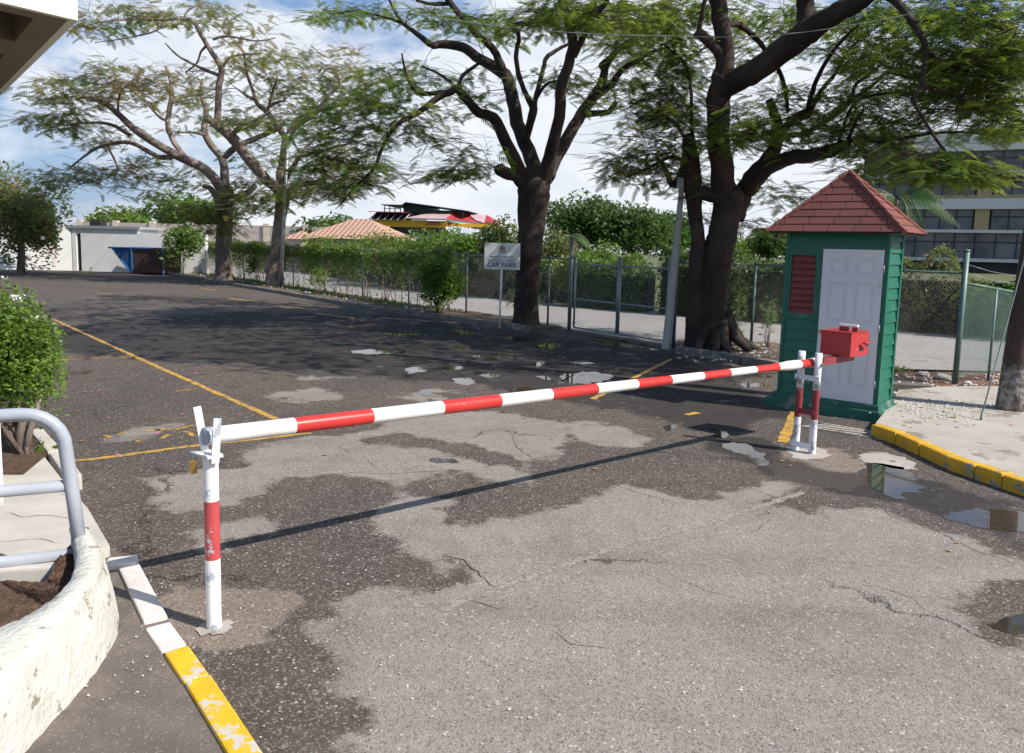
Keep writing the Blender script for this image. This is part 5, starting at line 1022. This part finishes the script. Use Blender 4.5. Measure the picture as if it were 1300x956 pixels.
# ------------------------------------------------------------------ buildings
def quadbox(mb,a,b,th,z0,z1,m=0):   # wall from a to b with thickness away from camera
    a=Vector((a[0],a[1],0)); b=Vector((b[0],b[1],0)); d=(b-a).normalized(); s=Vector((-d.y,d.x,0))*th; mb.prism([tuple(p)[:2] for p in (a,b,b+s,a+s)],z0,z1,m)
def whitewall():
    A,B,C,E=[Vector((D(q,343,yy).x,yy,0)) for q,yy in ((-60,45.5),(92,46.8),(176,46.2),(262,45.6))] 
    o=empty('boundary_wall',A,0,'plain white boundary wall at the far end of the car park','wall'); m=MB(); a=A-A; b=B-A
    quadbox(m,a,b,.25,0,2.65); m.build('wall',M['wall_white'],o); m=MB(); quadbox(m,C-A+(B-A)*0,E-A,.25,0,2.3); m.build('wall',M['wall_white'],o)
    o=empty('gatehouse',B,0,'white gatehouse with flat roof slab and dark maroon doorway','building'); L=(C-B); d=L.normalized(); s=Vector((-d.y,d.x,0)); m=MB()
    quadbox(m,d*.05,d*.32,.5,0,2.5); quadbox(m,d*.32,d*.62,.5,2.2,2.5); m.prism([tuple(p)[:2] for p in (d*.62,L,L+s*2,d*.62+s*2)],0,2.5); m.build('wall',M['wall_white'],o)
    m=MB(); quadbox(m,d*.32+s*.2,d*.62+s*.2,.08,0,2.2); m.build('door',M['maroon'],o)
    m=MB(); p0=-d*.3-s*.10; p1=L+d*.2-s*.10; m.prism([tuple(p)[:2] for p in (p0,p1,p1+s*2.6,p0+s*2.2)],2.503,2.66); m.build('roof',M['grey_wall'],o)
    m=MB(); m.prism([tuple(p)[:2] for p in (d*.5+s,d*1.2+s,d*1.2+s*1.6,d*.5+s*1.6)],2.66,3.0); m.build('roof_box',M['dark'],o)
    # pale long wall beyond
    a=D(100,276,62);b=D(490,303,58); o=empty('boundary_wall',(a.x,62,0),0,'long pale beige wall beyond the fence and creeper','wall'); m=MB(); quadbox(m,(0,0),(b.x-a.x,-4),.3,0,3.15); m.build('wall',M['wall_pale'],o)
    m=MB(); L=Vector((b.x-a.x,-4,0))
    for i in range(9): q=L*(i/8.); m.box(q.x-.2,q.x+.2,q.y-.08,q.y+.35,0,3.3)
    m.build('pier',M['wall_pale'],o)
whitewall()
def skip():
    a=G(166,348); b=G(208,349.5); o=empty('skip_container',a,0,'blue and rusty brown metal skip with sloping end at the car park end','skip'); d=(b-a); L=d.length; d.normalize(); s=Vector((-d.y,d.x,0)); h=1.45; w=1.5
    def P(x,y,z): return d*x+s*y+Vector((0,0,z))
    xe=D(139,316,a.y+.3); tl=-(1.15)
    m=MB(); pr=[(tl,h),(L,h),(L,.12),(.0,.12)]; vs=[P(x,0,z) for x,z in pr]+[P(x,w,z) for x,z in pr]+[P(x,.05,z) for x,z in pr]
    m.add(vs[:8],[(3,2,1,0),(4,5,6,7),(0,4,7,3),(3,7,6,2),(2,6,5,1)]); m.build('body',M['skip_rust'],o)
    m=MB(); m.add([P(tl,-.01,h),P(.0,-.01,.12),P(.12,-.01,.12),P(.12,-.01,h)],[(0,1,2,3)][::-1]); m.add([P(tl,0,h)+Vector((0,0,.01)),P(tl,w,h)+Vector((0,0,.01)),P(0,w,.12)-d*.02,P(0,0,.12)-d*.02],[(0,1,2,3)]); m.build('side_panel',M['skip_blue'],o)
    m=MB()
    for (p,q) in ((P(0.12,-.03,.0),P(.12,-.03,h)),(P(L,-.03,0),P(L,-.03,h)),(P(tl-.2,-.03,h),P(L+.05,-.03,h)),(P(tl,-.02,h),P(0,-.02,.12)),(P(L,w,0),P(L,w,h)),(P(tl,w,h),P(L,w,h))): m.tube([p,q],.05,6,smooth=False)
    m.build('rim',M['skip_blue'],o)
skip()
def hiproof(mb,x0,x1,y0,y1,z0,z1,r0,r1,m=0,ny=None):
    ym=(y0+y1)/2; vs=[(x0,y0,z0),(x1,y0,z0),(x1,y1,z0),(x0,y1,z0),(r0,ym,z1),(r1,ym,z1)]; mb.add(vs,[(0,1,5,4),(1,2,5),(2,3,4,5),(3,0,4),(3,2,1,0)],m)
def uvproj(o,sc=1.):
    me=o.data; uv=me.uv_layers.new(name='UVMap')
    for p in me.polygons:
        n=p.normal; h=Vector((0,0,1)).cross(n)
        if h.length<.01: h=Vector((1,0,0))
        h.normalize(); k=n.cross(h)
        for li in p.loop_indices:
            v=me.vertices[me.loops[li].vertex_index].co; uv.data[li].uv=(v.dot(h)*sc,v.dot(k)*sc)
def clayhouse():
    Y=54.; c=D(440,303,Y); o=empty('clay_roof_house',(c.x,Y,0),R_(-8),'low cream house with terracotta tiled hip roof','house'); m=MB(); m.box(-2.9,3.1,0,6,0,2.35); m.build('wall',M['wall_pale'],o)
    m=MB(); hiproof(m,-3.4,3.5,-.5,6.5,2.3,3.75,-.6,.6); r=m.build('roof',M['clay'],o); uvproj(r)
    m=MB(); hiproof(m,-4.0,-2.4,-1.4,1.4,2.2,2.75,-3.3,-3.1); m.box(-3.8,-2.6,-1.2,1.2,0,2.2,1); r2=m.build('porch',[M['clay'],M['wall_pale']],o); uvproj(r2)
clayhouse()
def restaurant():
    Y=80.; c=D(560,304,Y); k=Y/FP; z0=c.z; o=empty('yellow_building',(c.x,Y,0),R_(-6),'yellow banded building with red metal roofs and slanted dark windows','building')
    X=lambda px:(px-560)*k; Z=lambda py:2.05+(311-py)*k
    m=MB(); m.box(X(485),X(567),0,10,0,Z(290)); m.build('lower_wall',M['glass_dark'],o)
    m=MB(); m.box(X(557),X(568),-.05,9,0,Z(290)); m.box(X(500),X(568),-.3,0,Z(304),Z(299)); m.build('pier',M['grey_wall'],o)
    m=MB(); m.box(X(466),X(568),-.5,10,Z(290),Z(281.5)); m.box(X(568),X(625),.2,10,Z(288),Z(284.)); yb=m.build('yellow_band',M['yellow_wall'],o)
    t=text('ISLAND GRILL',.62,(X(551),-.53,Z(284)),M['roof_red'],yb,sx=1.1) if False else None
    m=MB(); 
    for a,b_,za,zb in ((543,559,282.6,285),(540,562,285.8,286.8)): m.box(X(a),X(b_),-.53,-.5,Z(zb),Z(za))
    m.build('signboard',M['roof_red'],yb)
    m=MB(); m.add([(X(469),-.9,Z(281.5)),(X(518),-.9,Z(281.5)),(X(522),.4,Z(272)),(X(475),.4,Z(272))],[(0,1,2,3)]); m.box(X(474),X(520),.5,8,Z(281),Z(271)); wn=m.build('window',M['glass_dark'],o); m=MB()
    for i in range(6): x=X(472+i*8.6); m.tube([(x,-.95,Z(281.5)),(x+.35,.35,Z(272))],.045,4)
    m.build('mullion',M['office_white'],wn)
    m=MB(); m.add([(X(469),-1,Z(271.5)),(X(522),-1,Z(271.5)),(X(520),5,Z(268.5)),(X(474),5,Z(268.5)),(X(469),-1,Z(272.4)),(X(522),-1,Z(272.4))],[(0,1,2,3),(4,5,1,0)]); m.build('roof',M['roof_red'],o)
    m=MB(); m.box(X(502),X(535),3,9,Z(272),Z(260)); m.build('upper_wall',M['darkgreen_wall'],o)
    m=MB()
    for (a,za,b_,zb) in ((478,262,505,262.2),(505,262.2,510,258.6),(510,258.6,592,268.2)):
        m.add([(X(a),1.2,Z(za)),(X(b_),1.2,Z(zb)),(X(b_),8,Z(zb)),(X(a),8,Z(za)),(X(a),1.2,Z(za-.9)),(X(b_),1.2,Z(zb-.9)),(X(b_),8,Z(zb-.9)),(X(a),8,Z(za-.9))],[(3,2,1,0),(4,5,6,7),(0,1,5,4),(2,3,7,6),(1,2,6,5),(3,0,4,7)])
    m.build('upper_roof',M['darkgreen_wall'],o)
    m=MB(); m.box(X(535),X(580),3,9,Z(276),Z(266.5)); m.build('upper_wall',M['darkgreen_wall'],o)
    m=MB()
    for px in (480,487,494,501): m.tube([(X(px),2,Z(270)),(X(px),2,Z(262))],.06,4)
    m.tube([(X(479),2,Z(266)),(X(502),2,Z(266))],.04,4); m.build('railing',M['grey_wall'],o)
    # red hip roofs
    m=MB(); m.add([(X(515),-.8,Z(279)),(X(567),-1.,Z(279)),(X(571),3.5,Z(266)),(X(548),3.5,Z(267))],[(0,1,2,3)],1); m.add([(X(567),-1,Z(279)),(X(608),3,Z(283)),(X(590),7,Z(268)),(X(571),3.5,Z(266))],[(0,1,2,3)],0); m.add([(X(515),-.8,Z(279)),(X(567),-1,Z(279)),(X(567),-1,Z(280.4)),(X(515),-.8,Z(280.2))],[(0,1,2,3)],2)
    m.add([(X(567),-1,Z(279.)),(X(625),3,Z(284)),(X(625),3,Z(285.4)),(X(568),-1,Z(281.8))],[(0,1,2,3)],3)
    m.add([(X(588),4,Z(271)),(X(610),4,Z(270.3)),(X(609),3,Z(281)),(X(598),3,Z(278))],[(0,1,2,3)],1); m.add([(X(610),4,Z(270.3)),(X(632),4.5,Z(282)),(X(625),3,Z(284)),(X(606),3,Z(283))],[(0,1,2,3)],0)
    m.build('main_roof',[M['roof_red'],M['roof_pink'],M['dark'],M['darkgreen_wall']],o)
    m=MB(); m.add([(X(570),-1.2,Z(298)),(X(618),.0,Z(305)),(X(616),.6,Z(290)),(X(566),-.2,Z(287))],[(0,1,2,3)]); m.box(X(568),X(618),1,9,0,Z(288)); g=m.build('glass_awning',M['glass_pale'],o); m=MB()
    for i in range(6): x0_=570+i*9.6; m.tube([(X(x0_),-1.25+i*.24,Z(298+i*1.4)),(X(x0_-3),-.25+i*.16,Z(287+i*.6))],.10,4)
    m.build('mullion',M['office_white'],g)
restaurant()
def office():
    # facade from left-far to right-near
    A=D(1087,330,116.); d=Vector((1650,-1000,0)).normalized(); L=70.; o=empty('office_building',(A.x,A.y,0),math.atan2(d.y,d.x),'large modern office block with dark window bands on the right','building')
    k=116/1000.
    zy=lambda py: 2.05+(326.5-py)*k
    m=MB(); m.box(0,L,.6,20,0,zy(186)); m.build('core',M['office_dark'],o)
    m=MB(); m.box(-.5,L,-1.6,20,zy(204),zy(180)); pr=m.build('parapet',M['office_beige'],o)
    bands=[(227,233,'office_white',-1.5),(258,270,'office_white',-1.),(294,297.5,'office_white',-1.2),(327,331,'office_white',-1.2)]
    m=MB()
    for a,b_,mm,y in bands: m.box(0,L,y,.6,zy(b_),zy(a))
    m.build('floor_band',M['office_white'],o)
    m=MB(); m.box(8,L,-.4,.6,zy(258),zy(253.5))
    for x in (14.5,31,47.5): m.box(x,x+1.7,-.5,.6,zy(258),zy(231)); m.box(x,x+1.7,-.5,.6,zy(294),zy(270)); m.box(x-3,x-1.2,-.5,.6,0,zy(331))
    m.box(4,5.5,-.5,.6,0,zy(331)); m.build('pillar',M['office_tan'],o)
    spans=[(.3,14.3),(16.4,30.8),(32.9,47.3),(49.4,64)]
    for (a,b_) in ((231,253.3),(270.3,293.8),(204.3,226.8),(298,326.6)):
        for (p,q) in (spans if a not in (204.3,298) else [(0.3,22),(22.2,44),(44.2,68)]):
            m=MB(); m.box(p,q,.2 if a not in(204.3,298) else -.6,.6,zy(b_),zy(a)); w=m.build('window',M['glass_office'],o); m=MB(); n=7 if a not in (204.3,298) else 9
            yy=.1 if a not in(204.3,298) else -.7
            for i in range(n+1): x=p+(q-p)*i/n; m.box(x-.07,x+.07,yy,yy+.12,zy(b_),zy(a))
            m.box(p,q,yy+.01,yy+.11,zy(a+(b_-a)*.36)-.07,zy(a+(b_-a)*.36)+.07); m.build('mullion',M['mullion'],w)
    text('ICAL',2.3,(4.4,-1.66,zy(197.5)),M['blue_letter'],pr,bold=.06,sx=1.1)
    m=MB(); x=31; m.box(x,x+1.6,-1.7,-1.6,zy(198),zy(184)); m.build('logo_panel',M['blue_letter'],pr)
office()
# ------------------------------------------------------------------ litter, stones
def scatter(nm,pts,size,m,flat=True,label=None):
    mb=MB()
    for p in pts:
        a=random.uniform(0,6.28); s=size*random.uniform(.6,1.3); k=5; v=[Vector(p)+Vector((math.cos(a+6.283*i/k)*s*random.uniform(.6,1),math.sin(a+6.283*i/k)*s*random.uniform(.35,.7),.006+random.uniform(0,.006))) for i in range(k)]; mb.add(v,[tuple(range(k))])
    o=mb.build(nm,m); o['kind']='stuff'; return o
tag(scatter('fallen_petals',[G(x,y) for x,y in ((108,498),(160,470),(165,472),(231,526),(303,526),(250,468),(248,474),(150,578),(116,497),(126,496),(485,472),(252,466))]+[G(random.uniform(80,420),random.uniform(420,560)) for _ in range(14)],.028,M['petal_pink']),'tiny pink petals scattered on the dark asphalt')
tag(scatter('fallen_leaves',[G(x,y) for x,y in ((205,482),(247,457),(1003,592),(993,586),(770,592),(84,446),(1205,700),(560,470),(1215,690))]+[G(random.uniform(60,1000),random.uniform(395,600)) for _ in range(26)]+[G(random.uniform(1130,1290),random.uniform(520,560)) +Vector((0,0,.118)) for _ in range(24)],.035,M['dry_leaf']),'brown dry leaves scattered on the asphalt and pavement')
tag(scatter('gravel_grit',[G(random.uniform(60,1290),random.uniform(560,940)) for _ in range(260)]+[G(random.gauss(360,120),random.gauss(760,60)) for _ in range(120)]+[G(random.uniform(90,210),random.uniform(740,900))+Vector((0,0,.032)) for _ in range(70)],.0075,M['rock']),'small pale grit on the asphalt')
def rocks():
    mb=MB()
    def rock(p,s):
        bm=bmesh.new(); bmesh.ops.create_icosphere(bm,subdivisions=1,radius=s)
        for v in bm.verts: v.co*=random.uniform(.7,1.2); v.co.z*=.55
        bm.verts.index_update(); mb.add([Vector(p)+v.co for v in bm.verts],[[v.index for v in f.verts] for f in bm.faces]); bm.free()
    for _ in range(240):
        x,y=random.uniform(1135,1300),random.uniform(476,506); p=G(x,y); rock(p+Vector((0,0,.02)),random.uniform(.012,.045))
    for _ in range(260):
        x,y=random.gauss(1190,45),random.gauss(528,8); p=G(x,y); rock((p.x,p.y,.122),random.uniform(.008,.022))
    for _ in range(150): p=G(random.uniform(860,985),random.uniform(440,462)); rock(p+Vector((0,0,.05)),random.uniform(.015,.05))
    for _ in range(240): a=random.random(); p=Vector(FC).lerp(FD,a)+Vector((-.6-random.random()*.6,-.3,.06)); rock(p,random.uniform(.02,.06))
    o=mb.build('rubble',M['rock']); tag(o,'loose pale stones and rubble on the soil verges',kind='stuff')
    for (x,y,s,lb) in ((1197,482,.13,'larger white stone at the foot of the corner fence post'),(1172,478,.11,'white stone on red soil left of the corner post'),(1228,490,.08,'flat pale stone right of the corner post')):
        mb2=MB(); bm=bmesh.new(); bmesh.ops.create_icosphere(bm,subdivisions=2,radius=s)
        for v in bm.verts: v.co*=random.uniform(.85,1.12); v.co.z*=.5
        bm.verts.index_update(); p=G(x,y)+Vector((0,0,.04)); mb2.add([v.co for v in bm.verts],[[v.index for v in f.verts] for f in bm.faces]); bm.free(); q=mb2.build('stone',M['rock']); q.location=p; tag(q,lb,'stone','white stones by the corner post')
rocks()
# grass tufts on verges
def tufts():
    pos=[]
    for _ in range(160): a=random.random(); p=Vector(FC).lerp(FD,a)+Vector((-random.random()*1.2,-.2,.05)); pos+= [tuple(p+Vector((random.gauss(0,.08),random.gauss(0,.08),0))) for _ in range(7)]
    for (x,y) in ((1137,474),(1145,476),(60,585),(45,590),(1205,540)):
        g=G(x,y)+Vector((0,0,.05)); pos+=[tuple(g+Vector((random.gauss(0,.05),random.gauss(0,.05),0))) for _ in range(14)]
    V,Fc=instance(T_LONG,pos,rnd_dirs(len(pos),.3,1),rng.uniform(.08,.22,len(pos)),.4); o=npmesh('weeds',V,Fc,M['leaf_vine']); tag(o,'low weeds along the soil verge',kind='stuff')
tufts()
# ------------------------------------------------------------------ light, sky, camera
SUNV=Vector((.90,-.44,0)).normalized()*math.cos(R_(42))+Vector((0,0,math.sin(R_(42))))
sl=bpy.data.lights.new('sun','SUN'); sl.energy=5.0; sl.angle=R_(.53); sl.color=(1,.945,.86); so=bpy.data.objects.new('sun',sl); COL.objects.link(so); so.rotation_euler=SUNV.to_track_quat('Z','Y').to_euler(); so.location=(0,0,30)
w=bpy.data.worlds.new('World'); SC.world=w; w.use_nodes=True; nt=w.node_tree; bg=nt.nodes['Background']
sky=N(nt,'ShaderNodeTexSky',sky_type='NISHITA'); sky.sun_disc=False; sky.sun_elevation=R_(42); sky.sun_rotation=math.atan2(SUNV.x,SUNV.y); sky.dust_density=1.2; sky.air_density=1.; sky.ozone_density=1.3
tc=N(nt,'ShaderNodeTexCoord'); mp=N(nt,'ShaderNodeMapping'); mp.inputs['Scale'].default_value=(1,1,1.9); mp.inputs['Location'].default_value=(.35,.1,.15); nt.links.new(tc.outputs['Generated'],mp.inputs[0])
n1=noise(nt,3.2,9,.58,mp.outputs[0],.25); sx=N(nt,'ShaderNodeSeparateXYZ'); nt.links.new(tc.outputs['Generated'],sx.inputs[0])
hz=N(nt,'ShaderNodeMapRange'); nt.links.new(sx.outputs[2],hz.inputs[0]); hz.inputs[1].default_value=0.; hz.inputs[2].default_value=.42; hz.inputs[3].default_value=.20; hz.inputs[4].default_value=-.055
lf=N(nt,'ShaderNodeMapRange'); nt.links.new(sx.outputs[0],lf.inputs[0]); lf.inputs[1].default_value=-.6; lf.inputs[2].default_value=.1; lf.inputs[3].default_value=-.09; lf.inputs[4].default_value=.06
up=N(nt,'ShaderNodeMapRange'); nt.links.new(sx.outputs[2],up.inputs[0]); up.inputs[1].default_value=.42; up.inputs[2].default_value=.75; up.inputs[3].default_value=0.; up.inputs[4].default_value=-.2
bk=N(nt,'ShaderNodeMapRange'); nt.links.new(sx.outputs[1],bk.inputs[0]); bk.inputs[1].default_value=-.5; bk.inputs[2].default_value=.3; bk.inputs[3].default_value=-.10; bk.inputs[4].default_value=0.
cf=ramp(nt,mth(nt,'ADD',mth(nt,'ADD',mth(nt,'ADD',n1.outputs[0],hz.outputs[0]),lf.outputs[0]),mth(nt,'ADD',up.outputs[0],bk.outputs[0])),[(.50,0),(.60,1)])
n2=noise(nt,9,6,.6,mp.outputs[0]); cc=mix(nt,ramp(nt,n2.outputs[0],[(.3,0),(.7,1)]),(6.6,7.1,8.0),(9.0,9.2,9.5))
skc=mix(nt,.55,sky.outputs[0],(2.4,4.1,7.4)); fin=mix(nt,mth(nt,'MULTIPLY',cf,.93),skc,cc); nt.links.new(fin,bg.inputs[0]); bg.inputs[1].default_value=.085
cam=bpy.data.cameras.new('Camera'); co=bpy.data.objects.new('Camera',cam); COL.objects.link(co); SC.camera=co
cam.sensor_fit='HORIZONTAL'; cam.sensor_width=36; cam.lens=36*FP/1300; cam.shift_y=-45/1300; cam.clip_start=.05; cam.clip_end=1500
Zc=-Fv; mat4=Matrix(((Rv.x,Uv.x,Zc.x,0),(Rv.y,Uv.y,Zc.y,0),(Rv.z,Uv.z,Zc.z,H),(0,0,0,1))); co.matrix_world=mat4
cam.dof.use_dof=True; cam.dof.focus_distance=5.6; cam.dof.aperture_fstop=8.0
vs=SC.view_settings; vs.view_transform='Standard'; vs.look='None'; vs.gamma=1; vs.use_curve_mapping=False; vs.exposure=0.42
SC.render.engine='CYCLES'; SC.cycles.max_bounces=7; SC.cycles.transparent_max_bounces=8; SC.cycles.diffuse_bounces=3; SC.cycles.glossy_bounces=3; SC.cycles.use_denoising=True
SC.cycles.sample_clamp_indirect=6
